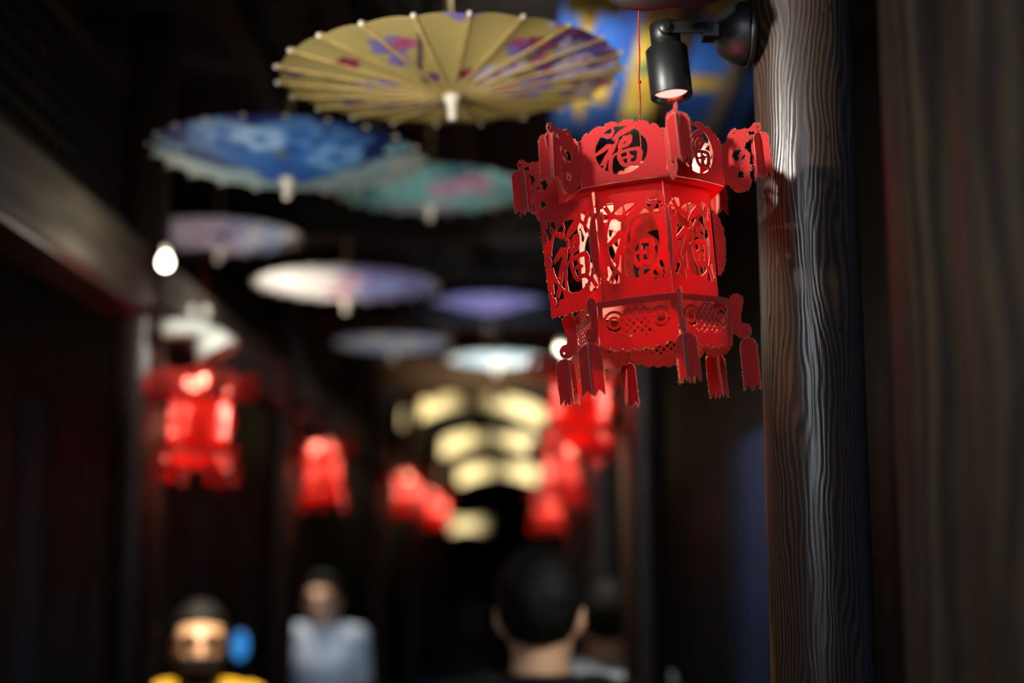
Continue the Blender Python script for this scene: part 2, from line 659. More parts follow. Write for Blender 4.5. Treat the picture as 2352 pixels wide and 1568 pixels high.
def f_body(X, Y):
    s = sd_box(X, Y, -77, 77, -127, 127)
    oval = sd_ell(X, Y, 2, 0, 58, 84)
    ring = sd_ell(X, Y, 2, 0, 65, 92)
    ch = fu((X - 2 + 58) / 116.0, (Y + 84) / 168.0) * 100
    hole = np.minimum(oval, -ch)
    rect = sd_box(X, Y, -61, 65, -91, 91)
    ax, ay = np.abs(X - 2) / 62.5, np.abs(Y) / 89
    leaf = np.abs(ax - 0.80 - (ay - 0.80) * 0.75) * 62 - 6.0
    sp = np.minimum(np.minimum(rect, -ring), np.minimum(leaf, np.minimum(ax - 0.60, ay - 0.56) * 62))
    hole = np.maximum(hole, sp)
    for sx in (-1, 1):
        for sy in (-1, 1):
            for q in ((66, 74, 3), (70, 66, 2.2), (58, 82, 2.4)):
                hole = np.maximum(hole, sd_ell(X, Y, 2 + sx * q[0], sy * (q[1] + 4), q[2], q[2] * 1.3))
    return np.minimum(s, -hole)


def f_body_loose(X, Y):
    s = f_body(X, Y)
    for cy in (84, 0, -92):
        cres = np.minimum(sd_ell(X, Y, -62, cy, 10.5, 14), -sd_ell(X, Y, -66.5, cy + 1, 9.5, 13.5))
        s = np.minimum(s, -cres)
    return s


def f_crown(X, Y):
    u = X / 97.0
    arch = 92 + 44 * np.sqrt(np.clip(1 - 0.93 * u * u, 0.0, 1)) - 8
    th = np.arcsin(np.clip(u, -1, 1))
    scal = 8.5 * np.abs(np.sin((th / math.pi + 0.5) * math.pi * 8)) ** 0.6
    top = arch + scal
    s = np.minimum(sd_box(X, Y, -96, 96, 0, 300), (top - Y) * 0.9)
    hole = sd_ell(X, Y, 0, 70, 59, 55)
    ch = fu((X + 59) / 118.0, (Y - 15) / 110.0) * 90
    return np.minimum(s, -np.minimum(hole, -ch))


def f_base(X, Y):
    u = X / 89.0
    top = -2 + 0 * X
    scal = 7 * np.abs(np.sin((u + 1) * math.pi * 3.5)) ** 0.7
    bot = -86 - 26 * np.sqrt(np.clip(1 - u * u, 0, 1)) - scal
    s = np.minimum(np.minimum(top - Y, (Y - bot) * 0.9), sd_box(X, Y, -88, 88, -200, 0))
    win = np.minimum(sd_box(X, Y, -76, 76, -90, -17), sd_ell(X, Y, 0, -20, 84, 74))
    wav = -82 - 5 * np.abs(np.sin((u + 1) * math.pi * 3)) - Y
    win = np.minimum(win, -wav)
    # fish-scale net in the middle with small diamonds cut out
    net = np.maximum(sd_ell(X, Y, 0, -55, 40, 37), sd_ell(X, Y, 0, -78, 52, 13))
    p = 17.0
    a, b = (X + Y) / p, (X - Y) / p
    da, db = np.abs(a - np.round(a)), np.abs(b - np.round(b))
    dia = (0.29 - np.maximum(da, db)) * p * 0.8
    motif = np.minimum(net, -dia)
    for sx in (-1, 1):
        cx, cy = sx * 52, -53
        d = np.hypot(X - cx, Y - cy)
        motif = np.maximum(motif, np.maximum(3.0 - np.abs(d - 24), np.maximum(2.6 - np.abs(d - 12), 0 * d - 5)))
        motif = np.maximum(motif, sd_capsules(X, Y, [(sx * 76, -52), (sx * 64, -53)], 5))
        motif = np.maximum(motif, sd_capsules(X, Y, [(sx * 60, -74), (sx * 66, -86)], 9))
        motif = np.maximum(motif, sd_capsules(X, Y, [(cx - 12, cy), (cx - 24, cy)], 5))
        motif = np.maximum(motif, sd_capsules(X, Y, [(cx + 12, cy), (cx + 24, cy)], 5))
    return np.minimum(s, -np.minimum(win, -motif))


# fins; x runs outwards from the corner, y up
CF = smooth_poly([(0, 108), (14, 110), (20, 132), (32, 146), (44, 138), (56, 141), (70, 138), (77, 148), (88, 151), (96, 144), (96, 132),
                  (88, 125), (80, 122), (70, 112), (58, 104), (52, 92), (58, 84), (66, 74), (64, 60), (60, 50), (68, 40), (58, 24), (62, 8),
                  (60, -10), (46, -22), (30, -22), (18, -10), (12, 2), (0, 4)], 1)
CF_K = 0.9
BF = smooth_poly([(0, 2), (14, 10), (26, 6), (33, -6), (28, -26), (22, -46), (24, -60), (36, -62), (44, -72), (42, -86), (32, -94), (18, -92), (6, -82), (0, -74)], 1)


def f_cfin(X, Y):
    Y = Y / CF_K
    s = sd_poly(X, Y, CF)
    s = np.maximum(s, sd_capsules(X, Y, [(56, 128), (84, 128), (100, 112), (96, 92)], 8))
    h = sd_ell(X, Y, 40, 74, 15, 17)
    h = np.minimum(h, -sd_capsules(X, Y, [(56, 86), (44, 74), (40, 60)], [16, 9, 5]))
    h = np.maximum(h, sd_ell(X, Y, 72, 126, 9, 5.5))
    h = np.maximum(h, sd_ell(X, Y, 34, 132, 3.2, 3.2))
    h = np.maximum(h, sd_ell(X, Y, 46, -8, 2.6, 2.6))
    h = np.maximum(h, sd_ell(X, Y, 88, 141, 4, 4))
    h = np.maximum(h, sd_ell(X, Y, 40, 22, 8, 11))
    return np.minimum(s, -h)


def f_bfin(X, Y):
    s = sd_poly(X, Y, BF)
    return np.minimum(s, -sd_ell(X, Y, 33, -80, 2.6, 2.6))


def f_sfin(X, Y):   # slim crescent along a body corner
    return np.minimum(X + 0.0, 24 * np.sqrt(np.clip(1 - (Y / 74.0) ** 2, 0, 1)) - X)


def f_tassel(X, Y):
    top = -24 + 24 * np.sqrt(np.clip(1 - (X / 26.5) ** 2, 0, 1))
    bot = -112 + 16 * (1 - np.abs(np.abs(X) - 13) / 13.0) - 2
    s = np.minimum(np.minimum(25 - np.abs(X), top - Y), (Y - bot) * 0.8)
    return s


def bow(u, half, amt):
    return amt * (1 - (u / half) ** 2)


def m_panel(apo, half, amt):
    return lambda u, v, w: Vector((u * U, -(apo + bow(u, half, amt) + w) * U, v * U))


def m_fin(rad):
    return lambda u, v, w: Vector((w * U, -(rad + u) * U, v * U))


TH = 1.7
lm = [M['red'], M['core'], M['redlit']]


def sheet(name, fn, bx, step, mapf, fuzz=0.0, keep=None, rough=0.0):
    bm, fb = cut_sheet(fn, *bx, step, TH, mapf, fuzz, keep, rough)
    me = mesh_of(bm, name, lm)
    fz = None
    if fb:
        fz = mesh_of(fb, 'paper_fuzz', [M['core']], recalc=False) if len(fb.faces) else None
    return me, fz


MESH = {}
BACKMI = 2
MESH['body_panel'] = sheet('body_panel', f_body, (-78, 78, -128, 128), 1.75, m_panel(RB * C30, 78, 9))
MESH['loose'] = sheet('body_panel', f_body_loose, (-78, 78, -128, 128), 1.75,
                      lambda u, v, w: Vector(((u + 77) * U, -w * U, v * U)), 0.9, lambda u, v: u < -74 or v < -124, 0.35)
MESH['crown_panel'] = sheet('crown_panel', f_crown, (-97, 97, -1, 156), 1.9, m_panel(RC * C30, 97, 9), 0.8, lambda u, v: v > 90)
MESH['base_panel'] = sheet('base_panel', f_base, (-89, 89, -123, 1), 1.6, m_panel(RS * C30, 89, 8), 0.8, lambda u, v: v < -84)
BACKMI = 0
MESH['crown_fin'] = sheet('crown_fin', f_cfin, (-1, 104, -26, 155), 2.0, m_fin(RC), 1.0, None, 0.25)
MESH['base_fin'] = sheet('base_fin', f_bfin, (-1, 47, -98, 13), 2.0, m_fin(RS), 1.0, None, 0.25)
MESH['body_fin'] = sheet('body_fin', f_sfin, (-1, 27, -76, 76), 2.0, m_fin(RB + 4), 1.0, lambda u, v: u > 2, 0.25)


def tassel_mesh():
    bm, fb = cut_sheet(f_tassel, -27, 27, -116, 2, 2.2, TH, lambda u, v, w: Vector((u * U, w * U, v * U)), 1.5, None, 0.35)
    b2, f2 = cut_sheet(f_tassel, -27, 27, -116, 2, 2.2, TH, lambda u, v, w: Vector((w * U, u * U, v * U)), 1.5, None, 0.35)
    for a, b in ((bm, b2), (fb, f2)):
        t = bpy.data.meshes.new('tmp')
        b.to_mesh(t)
        b.free()
        a.from_mesh(t)
        bpy.data.meshes.remove(t)
    return mesh_of(bm, 'tassel', lm), mesh_of(fb, 'paper_fuzz', [M['core']], recalc=False)


MESH['tassel'] = tassel_mesh()


def ring_mesh(name, r_out, r_in, amt, z, th=2.0):
    """Flat six-sided paper ring with bowed sides."""
    bm = bmesh.new()
    loops = [[], [], [], []]
    n = 8
    for k in range(6):
        a = R(60 * k + 30)
        for j in range(n):
            t = -1 + 2 * j / n
            for li, (r, am, zz) in enumerate(((r_out, amt, z), (r_in, amt * .5, z), (r_in, amt * .5, z - th), (r_out, amt, z - th))):
                half = r / 2
                u, d = t * half, r * C30 + bow(t, 1, am)
                x, y = u * math.cos(a) + d * math.sin(a), u * math.sin(a) - d * math.cos(a)
                loops[li].append(bm.verts.new((x * U, y * U, zz * U)))
    m = len(loops[0])
    for i in range(4):
        A, B = loops[i], loops[(i + 1) % 4]
        for k in range(m):
            bm.faces.new((A[k], A[(k + 1) % m], B[(k + 1) % m], B[k])).material_index = 1 if i in (1, 3) else 0
    return mesh_of(bm, name, lm)


MESH['crown_ring'] = ring_mesh('crown_ring', RC - 2, RB - 2, 9, 128)
MESH['base_ring'] = ring_mesh('base_ring', RS - 2, RB + 3, 8, -129)


def hook_mesh():
    bm = bmesh.new()
    tube(bm, [(3.5 * U * math.sin(a), 0, (4 + 5.5 * math.cos(a)) * U) for a in [2 * math.pi * k / 12 for k in range(13)]], 0.5 * U, 5)
    return mesh_of(bm, 'wire_hook', M['wire'])


MESH['wire_hook'] = hook_mesh()


def cross_strip():
    """Two thin paper straps across the crown that the cord is tied to."""
    bm = bmesh.new()
    for a in (R(30), R(90), R(150)):
        c, s = math.cos(a), math.sin(a)
        r = RB * C30
        for (r0, r1) in ((-r, r),):
            h = 4.0
            v = []
            for rr in (r0, r1):
                for q in (-h, h):
                    for zz in (0, 1.5):
                        v.append(bm.verts.new(((rr * c - q * s) * U, (rr * s + q * c) * U, (124 + zz) * U)))
            for f in ((0, 1, 3, 2), (4, 6, 7, 5), (0, 4, 5, 1), (2, 3, 7, 6), (0, 2, 6, 4), (1, 5, 7, 3)):
                bm.faces.new([v[i] for i in f])
    return mesh_of(bm, 'top_strap', lm)


def make_lantern(main):
    t = empty('palace_lantern')
    for k in range(6):
        def put(name, mesh, phi, fuzz=None, z=0.0):
            o = link(name, mesh, t)
            o.rotation_euler = (0, 0, R(phi))
            o.location = (0, 0, z * U)
            if main and fuzz is not None:
                f = link('paper_fuzz', fuzz, o)
                f['kind'] = 'stuff'
            return o
        mid, cor = 60 * k + 30, 60 * k
        if not (main and k == 4):
            put('body_panel', MESH['body_panel'][0], mid)
        put('crown_panel', MESH['crown_panel'][0], mid, MESH['crown_panel'][1], 128)
        put('base_panel', MESH['base_panel'][0], mid, MESH['base_panel'][1], -128)
        put('crown_fin', MESH['crown_fin'][0], cor, MESH['crown_fin'][1], 128)
        put('base_fin', MESH['base_fin'][0], cor, MESH['base_fin'][1], -130)
        if not (main and k == 4):
            put('body_fin', MESH['body_fin'][0], cor, MESH['body_fin'][1], -2)
        for rad, zt, hang in ((RC + 90, 128 + 136 * CF_K, 11), (RS + 33, -130 - 82, 12)):
            o = link('tassel', MESH['tassel'][0], t)
            a = R(cor)
            o.location = (rad * math.sin(a) * U, -rad * math.cos(a) * U, (zt - hang) * U)
            o.rotation_euler = (R(random.uniform(-3, 3)), R(random.uniform(-3, 3)), a + R(random.choice((-1, 1)) * random.uniform(25, 60)))
            s = random.uniform(0.94, 1.06)
            o.scale = (s, s, s)
            h = link('wire_hook', MESH['wire_hook'], o)
            h.rotation_euler = (0, 0, random.uniform(0, 3))
            if main:
                f = link('paper_fuzz', MESH['tassel'][1], o)
                f['kind'] = 'stuff'
    link('crown_ring', MESH['crown_ring'], t)
    link('base_ring', MESH['base_ring'], t)
    link('top_strap', MESH.setdefault('top_strap', cross_strip()), t)
    if main:   # the fifth side has come unglued and swings out round its corner
        o = link('body_panel', MESH['loose'][0], None)
        o.parent = t
        o['label'] = 'body panel come loose and hanging out with crescent tabs'
        f = link('paper_fuzz', MESH['loose'][1], o)
        f['kind'] = 'stuff'
        t['loose'] = o.name
    return t


def hang_cord(t, top, r, colour, zoff=126, knot=False):
    """Cord part of thing t from its strap up to the world point top."""
    bpy.context.view_layer.update()
    inv = t.matrix_world.inverted()
    a = Vector((0, 0, zoff * U))
    b = inv @ Vector(top)
    bm = bmesh.new()
    n = 14
    pts = [a.lerp(b, i / n) + Vector((0.0007 * math.sin(i * 1.9), 0.0007 * math.cos(i * 2.3), 0)) * (1 if 0 < i < n else 0) for i in range(n + 1)]
    tube(bm, pts, r, 8)
    if knot:
        ball(bm, a.lerp(b, 0.62), r * 2.4, 8, 6)
    return obj('cord', bm, colour, t, True)


def pose_lantern(t, loc, roll, yaw):
    t.matrix_world = Matrix.Translation(loc) @ Matrix.Rotation(R(roll), 4, 'Y') @ Matrix.Rotation(R(yaw), 4, 'Z')

# ------------------------------------------------------------------ setting
fl = bmesh.new(); box(fl, (-3.2, -2, -0.1), (2.2, 34, 0))
tag(obj('floor', fl, M['stone']), kind='structure')
PRX = P(1882, 1300, 1.575).x           # line of the right-hand pillars
PLX = -0.97                           # line of the left-hand pillars
ceil = bmesh.new(); box(ceil, (-3.2, 0.9, 3.13), (2.2, 34, 3.2))
ceiling = tag(obj('ceiling', ceil, M['roofwood']), kind='structure')
# boards of the ceiling, laid along the alley
cb = bmesh.new(); box(cb, (-0.11, -16, -0.012), (0.11, 16, 0.012), 0.004)
cbm = mesh_of(cb, 'ceiling_board', M['roofwood'])
for i in range(10):
    o = link('ceiling_board', cbm, ceiling)
    o.location = (-1.35 + i * 0.232, 17.2, 3.118 - 0.006 * (i % 2))

WLX = -1.55
wl = bmesh.new(); box(wl, (WLX - 0.12, 1.2, 0), (WLX, 34, 3.13))
wall_left = tag(obj('wall_left', wl, M['darkwood']), kind='structure')
pb = bmesh.new(); box(pb, (0, -0.11, 0.02), (0.03, 0.11, 2.2), 0.008)
pbm = mesh_of(pb, 'wall_board', M['darkwood'])
pbm2 = mesh_of((lambda b: (box(b, (0, -0.11, 0.02), (0.03, 0.11, 2.2), 0.008), b)[1])(bmesh.new()), 'wall_board', M['bluewood'])
for i in range(46):
    o = link('wall_board', pbm2 if i % 5 == 3 else pbm, wall_left)
    o.location = (WLX + 0.006 * (i % 3), 1.4 + i * 0.232, 0)
PRW = PRX + 0.62
wr = bmesh.new(); box(wr, (PRW, 1.9, 0), (PRW + 0.12, 34, 3.13))
wall_right = tag(obj('wall_right', wr, M['darkwood']), kind='structure')
for i in range(40):
    o = link('wall_board', pbm2 if 14 <= i <= 18 else pbm, wall_right)  # boards coloured blue to stand in for daylight showing here
    o.location = (PRW - 0.03 - 0.005 * (i % 3), 2.0 + i * 0.232, 0)
we = bmesh.new(); box(we, (-3.2, 30, 0), (2.2, 30.2, 3.13))
tag(obj('wall_back', we, M['darkwood']), kind='structure')


# ------------------------------------------------------------------ pillars
def make_pillar(loc, r, material, h=3.12):
    t = empty('timber_pillar', loc)
    bm = bmesh.new()
    n = 40
    prof = []
    for i in range(26):
        z = 0.16 + (h - 0.16) * i / 25
        prof.append((r * (1.0 - 0.004 * math.sin(z * 5)), z))
    lathe(bm, [(0, 0.16)] + prof + [(0, h)], n)
    for v in bm.verts:
        if v.co.x or v.co.y:
            a = math.atan2(v.co.y, v.co.x)
            k = 1 + 0.006 * math.sin(3 * a + v.co.z * 1.3) + 0.004 * math.sin(7 * a + 2)
            v.co.x *= k; v.co.y *= k
    obj('shaft', bm, material, t, True)
    bm = bmesh.new()
    lathe(bm, [(0, 0), (r * 1.55, 0), (r * 1.6, 0.04), (r * 1.5, 0.12), (r * 1.15, 0.16), (0, 0.16)], 24)
    obj('stone_base', bm, M['stone'], t, True)
    return t


main_c = P(1882, 1300, 1.575)
pil = make_pillar((main_c.x, main_c.y, 0), 0.0572, M['pillar'])
tag(pil, 'round timber pillar with swirling grain close beside the sharp red paper lantern', 'pillar')
pd = make_pillar((0, 0, 0), 0.062, M['pillar'])
right_y = [3.82, 5.98, 8.40, 10.2, 10.4, 12.4, 14.6]
left_y = [3.58, 5.76, 8.29, 10.31, 12.2, 14.0, 15.8]
left_x = [PLX, PLX, -0.845, -0.80, -0.85, -0.85, -0.85]
pn_r = ['second', 'third', 'fourth', 'fifth', 'sixth', 'seventh', 'eighth']
for i, y in enumerate(right_y):
    o = pd if i == 0 else copy_tree(pd)
    o.location = (PRX - 0.004, y, 0)
    tag(o, 'dim blurred timber pillar, %s along the side of the sharp lantern' % pn_r[i], 'pillar', 'pillars along the alley')
pn_l = ['first', 'second', 'third', 'fourth', 'fifth', 'sixth', 'seventh']
for i, y in enumerate(left_y):
    o = copy_tree(pd)
    o.location = (left_x[i], y, 0)
    tag(o, 'dim timber pillar across the alley, %s from the lattice frieze' % pn_l[i], 'pillar', 'pillars along the alley')

# foreground boarded shopfront, right beside the camera
PWX = P(1992, 784, 1.22).x + 0.034
sf = empty('shopfront_panel', (PWX, 0.86, 0))
tag(sf, 'out of focus shopfront of rounded timber boards right beside the camera', 'shopfront')
edges = [(-0.62, 0.15), (-0.465, 0.15), (-0.31, 0.15), (-0.155, 0.15), (0.0, 0.165), (0.17, 0.18)]
for k, (y0, w) in enumerate(edges):
    bm = bmesh.new()
    ring = []
    n = 12
    sec = [(0.075 * -0.0 + (0.034 * (1 - math.cos(math.pi * j / n * 1.0)) * 0 - 0.032 * math.sin(math.pi * j / n)), y0 + w * j / n) for j in range(n + 1)]
    sec = [(0.10, y0)] + sec + [(0.10, y0 + w)]
    lo = [bm.verts.new((x, y, 0.0)) for x, y in sec]
    hi = [bm.verts.new((x, y, 3.12)) for x, y in sec]
    m = len(sec)
    for j in range(m):
        bm.faces.new((lo[j], lo[(j + 1) % m], hi[(j + 1) % m], hi[j]))
    bm.faces.new(lo[::-1]); bm.faces.new(hi)
    obj('board', bm, M['plank'], sf)
bm = bmesh.new(); box(bm, (0.07, -0.8, 0), (0.16, 0.37, 3.12))
obj('backing', bm, M['darkwood'], sf)

# ------------------------------------------------------------------ cross beams, eaves and frieze
def beam(name, lo, hi, material, label, cat, group=None, bev=0.012):
    bm = bmesh.new()
    c = [(a + b) / 2 for a, b in zip(lo, hi)]
    box(bm, [a - q for a, q in zip(lo, c)], [a - q for a, q in zip(hi, c)], bev)
    o = obj(name, bm, material)
    o.location = c
    return tag(o, label, cat, group)


for i, y in enumerate((4.25, 5.9, 8.2)):
    beam('cross_beam', (PLX - 0.1, y - 0.06, 2.66 + 0.02 * i), (PRX + 0.1, y + 0.06, 2.84 + 0.02 * i), M['beamwood'] if i > 1 else M['roofwood'],
         'dark cross beam over the alley, %s from the near end' % pn_l[i], 'beam', 'cross beams under the roof')
for i, x in enumerate((-0.72, -0.45, -0.18)):
    beam('roof_purlin', (x - 0.04, 1.0, 2.99), (x + 0.04, 20, 3.1), M['roofwood'],
         'almost black purlin running under the boarded roof, %s from the frieze' % pn_l[i], 'beam', 'purlins under the roof')

# left architrave with a red edge and a lattice frieze over it
ar = empty('architrave', (-1.0, 5.0, 2.40))
tag(ar, 'long grey timber architrave with dull red lower edge under the lattice', 'beam')
bm = bmesh.new(); box(bm, (-0.05, -3.9, -0.07), (0.05, 9, 0.09), 0.01); obj('beam_board', bm, M['greywood'], ar)
bm = bmesh.new(); box(bm, (-0.058, -3.9, -0.10), (0.058, 9, -0.072), 0.008); obj('red_edge', bm, M['redwood'], ar)
lf = empty('lattice_frieze', (-1.0, 2.0, 2.50))
tag(lf, 'dark lattice frieze of square openings above the grey architrave', 'frieze')
bm = bmesh.new(); box(bm, (-0.025, -0.9, 0.0), (0.025, 1.42, 0.03), 0.004); obj('bottom_rail', bm, M['darkwood'], lf)
bm = bmesh.new(); box(bm, (-0.025, -0.9, 0.34), (0.025, 1.42, 0.38), 0.004); obj('top_rail', bm, M['darkwood'], lf)
vb_ = bmesh.new(); box(vb_, (-0.012, -0.008, 0.03), (0.012, 0.008, 0.34))
vbm = mesh_of(vb_, 'lattice_bar', M['darkwood'])
for i in range(46):
    o = link('lattice_bar', vbm, lf); o.location = (0, -0.87 + i * 0.05, 0)
hb_ = bmesh.new(); box(hb_, (-0.0125, -0.9, -0.008), (0.0125, 1.42, 0.008))
hbm = mesh_of(hb_, 'lattice_rail', M['darkwood'])
for i in range(5):
    o = link('lattice_rail', hbm, lf); o.location = (0, 0, 0.08 + i * 0.052)

# shop door in the left wall behind the architrave
dr = empty('door_1', (WLX + 0.02, 2.95, 0))
dr['kind'] = 'structure'
bm = bmesh.new()
box(bm, (0.0, -0.5, 0), (0.10, -0.42, 2.24), 0.006); box(bm, (0.0, 0.42, 0), (0.10, 0.5, 2.24), 0.006)
obj('door_frame', bm, M['greywood'], dr)
bm = bmesh.new(); box(bm, (0.0, -0.5, 2.24), (0.11, 0.5, 2.36), 0.006); obj('lintel', bm, M['beamwood'], dr)
bm = bmesh.new(); box(bm, (0.03, -0.42, 0.02), (0.06, 0.42, 2.24), 0.004); obj('leaf', bm, M['darkwood'], dr)
bm = bmesh.new(); tube(bm, [(0.06, 0.34, 1.62), (0.10, 0.34, 1.62), (0.10, 0.34, 1.78), (0.06, 0.34, 1.78)], 0.009, 8)
obj('handle', bm, M['chrome'], dr)

# blue painted ceiling strip with gilt mouldings over the right side
BZ = 2.90
so = empty('painted_soffit', (0.30, 3.55, BZ))
tag(so, 'bright blue painted soffit with gilt mouldings and carving above the lantern', 'soffit')
M['blue'] = noisy(mat('blue_paint', rgb(38, 92, 190), 0.5), rgb(30, 76, 168), rgb(58, 118, 205), (6, 3, 6), 4, 0.1)
M['gold'] = noisy(mat('gilt_paint', rgb(214, 178, 62), 0.45), rgb(190, 148, 44), rgb(226, 196, 88), (20, 8, 20), 4, 0.2)
M['green'] = mat('green_paint', rgb(46, 120, 104), 0.5)
bm = bmesh.new(); box(bm, (-0.215, -0.95, 0.0), (0.32, 0.42, 0.03)); obj('blue_panel', bm, M['blue'], so)
bm = bmesh.new(); box(bm, (-0.035, -0.95, -0.035), (0.045, 0.42, 0.0), 0.008); obj('gilt_rail', bm, M['gold'], so)
bm = bmesh.new(); box(bm, (0.046, -0.95, -0.02), (0.10, 0.42, 0.0), 0.006); obj('dark_rail', bm, M['beamwood'], so)
bm = bmesh.new(); box(bm, (0.205, -0.95, -0.04), (0.24, 0.42, 0.0), 0.008); obj('grey_rail', bm, M['greywood'], so)
for j, yy in enumerate((-0.72, -0.30, 0.1)):
    bm = bmesh.new(); box(bm, (-0.02, yy, -0.045), (0.03, yy + 0.05, -0.034), 0.003); obj('green_inlay', bm, M['green'], so)
bm = bmesh.new(); box(bm, (0.105, -0.62, -0.018), (0.20, -0.54, 0.0), 0.004); obj('gilt_block', bm, M['gold'], so)
bm = bmesh.new(); box(bm, (0.105, -0.12, -0.018), (0.20, -0.05, 0.0), 0.004); obj('gilt_block', bm, M['gold'], so)


def petal(bm, c, ang, ln, w, t):
    """Raised leaf-shaped carving lying under the panel."""
    ca, sa = math.cos(ang), math.sin(ang)
    n = 8
    top, mid = [], []
    for k in range(n + 1):
        s = k / n
        hw = w * math.sin(math.pi * s) ** 0.7
        row = []
        for q, z in ((-1, 0), (-0.5, -t * .8), (0, -t), (0.5, -t * .8), (1, 0)):
            x, y = s * ln, q * hw
            row.append(bm.verts.new((c[0] + x * ca - y * sa, c[1] + x * sa + y * ca, z)))
        top.append(row)
    for a, b in zip(top, top[1:]):
        for k in range(4):
            bm.faces.new((a[k], a[k + 1], b[k + 1], b[k]))


for (cx, cy) in ((-0.15, -0.62), (-0.145, -0.02)):
    bm = bmesh.new()
    for k, (a, ln, w) in enumerate(((90, .20, .026), (-90, .20, .026), (35, .085, .02), (145, .06, .02), (-35, .085, .02), (-145, .06, .02))):
        petal(bm, (cx, cy), R(a), ln, w, 0.03)
    ball(bm, (cx, cy, -0.012), 0.026, 12, 8, (1, 1, .7))
    bmesh.ops.remove_doubles(bm, verts=bm.verts, dist=1e-5)
    obj('gilt_carving', bm, M['gold'], so, True)
lamp('soffit_fill', 'SPOT', (0.04, 3.02, 2.25), (0.14, 3.35, 2.95), 42, NEUT, 0.05, 62, 1.0)  # unseen spot added to brighten the soffit
lamp('blue_board_fill', 'SPOT', (0.55, 4.4, 2.6), (PRW, 5.9, 1.6), 65, (0.6, 0.78, 1.0), 0.2, 62, 0.9)  # added cool spot to brighten the blue wall boards

# bracket over the lantern
br = empty('timber_bracket', P(1700, -20, 1.60))
tag(br, 'dark rounded timber bracket on the pillar that the red lantern hangs from', 'bracket')
W2L = lambda p: p - br.location
bm = bmesh.new()
pts = [P(1392, -16, 1.56), P(1410, -10, 1.56), P(1440, -4, 1.56), P(1480, -3, 1.56), P(1540, -6, 1.57), P(1600, -8, 1.58), P(1660, -30, 1.62), P(1735, -50, 1.67)]
tube(bm, [W2L(p) for p in pts], [0.004, 0.009, 0.0125, 0.0135, 0.012, 0.0125, 0.0125, 0.013], 16)
obj('bracket_arm', bm, M['darkwood'], br, True)

# ------------------------------------------------------------------ spot lamps
def make_fixture():
    t = empty('spot_lamp')
    u = 1.6 / F
    v = lambda x, y: (x * u, 0, -y * u)
    # head: two stepped cylinders, local origin at the pivot, z up, arm towards +x
    bm = bmesh.new()
    lathe(bm, [(0, -34 * -1 * u * -1 + 0), (0, 24 * u)][:0] + [(0, 24 * u), (33 * u, 24 * u), (36 * u, 21 * u), (36 * u, -40 * u), (0, -40 * u)], 32)
    h1 = obj('lamp_neck', bm, M['black'], t, True)
    bm = bmesh.new()
    lathe(bm, [(0, -38 * u), (47 * u, -38 * u), (50 * u, -41 * u), (50 * u, -158 * u), (49 * u, -160 * u), (46.5 * u, -160 * u), (46 * u, -156 * u), (40 * u, -120 * u), (0, -120 * u)], 40)
    h2 = obj('lamp_barrel', bm, M['black'], t, True)
    bm = bmesh.new()
    lathe(bm, [(45.5 * u, -155 * u), (38 * u, -140 * u), (22 * u, -131 * u), (21 * u, -131 * u)], 32)
    h3 = obj('reflector', bm, M['chrome'], h2, True)
    bm = bmesh.new()
    lathe(bm, [(0, -149 * u), (20 * u, -149 * u), (38 * u, -147 * u), (38 * u, -142 * u), (0, -142 * u)], 24)
    obj('lens', bm, M['led'], h2, True)
    for h in (h1, h2):
        h.rotation_euler = (R(-3), R(-4.5), 0)
    bm = bmesh.new()
    lathe(bm, [(0, -8 * u), (16 * u, -8 * u), (17 * u, -6 * u), (17 * u, 8 * u), (0, 8 * u)], 20)
    for q in bm.verts:
        q.co = Vector((q.co.x, q.co.z - 40 * u, q.co.y))
    obj('pivot_disc', bm, M['black'], t, True)
    bm = bmesh.new()
    lathe(bm, [(0, -3 * u), (7 * u, -3 * u), (7 * u, 2 * u), (0, 2 * u)], 12)
    for q in bm.verts:
        q.co = Vector((q.co.x, q.co.z - 49 * u, q.co.y))
    obj('pivot_screw', bm, M['black'], t)
    bm = bmesh.new()
    box(bm, (0, -46 * u, -14 * u), (112 * u, -36 * u, 14 * u), 2 * u)
    box(bm, (86 * u, -46 * u, -22 * u), (124 * u, 4 * u, 10 * u), 2 * u)
    obj('arm', bm, M['black'], t)
    bm = bmesh.new()
    prof = []
    for i in range(13):
        a = math.pi / 2 * i / 12
        prof.append((76 * u * math.sin(a) + 1e-9, (190 - 78 * math.cos(a)) * u))
    prof[0] = (0, prof[0][1])
    lathe(bm, prof + [(76 * u, 194 * u), (0, 194 * u)], 36, 'X')
    obj('dome_cover', bm, M['black'], t, True)
    bm = bmesh.new()
    lathe(bm, [(0, 195 * u), (79 * u, 195 * u), (80 * u, 197 * u), (80 * u, 206 * u), (78 * u, 208 * u), (0, 208 * u)], 36, 'X')
    obj('wall_plate', bm, M['black'], t, True)
    return t


fx = make_fixture()
tag(fx, 'black metal spot lamp with round dome on the pillar above the sharp lantern', 'lamp')
fx.location = P(1527, 78, 1.662)
SPOT_E = 38


def lamp_light(f, target, energy, cone=80):
    """The lamp's own light, just inside its rim."""
    bpy.context.view_layer.update()
    p = f.matrix_world @ Vector((0.006 * (1 if True else 0), 0.002, -0.0785))
    return lamp('spot_lamp_light', 'SPOT', p, target, energy, (1.0, 0.9, 0.76), 0.012, cone, 1.0)


# ------------------------------------------------------------------ lanterns
ML = make_lantern(True)
tag(ML, 'sharp red cut-paper palace lantern with a torn-open side hanging beside the pillar', 'lantern')
LC = P(1483, 580, 1.55)
pose_lantern(ML, LC, -4.2, 13)
lo_ = bpy.data.objects[ML['loose']]
del ML['loose']
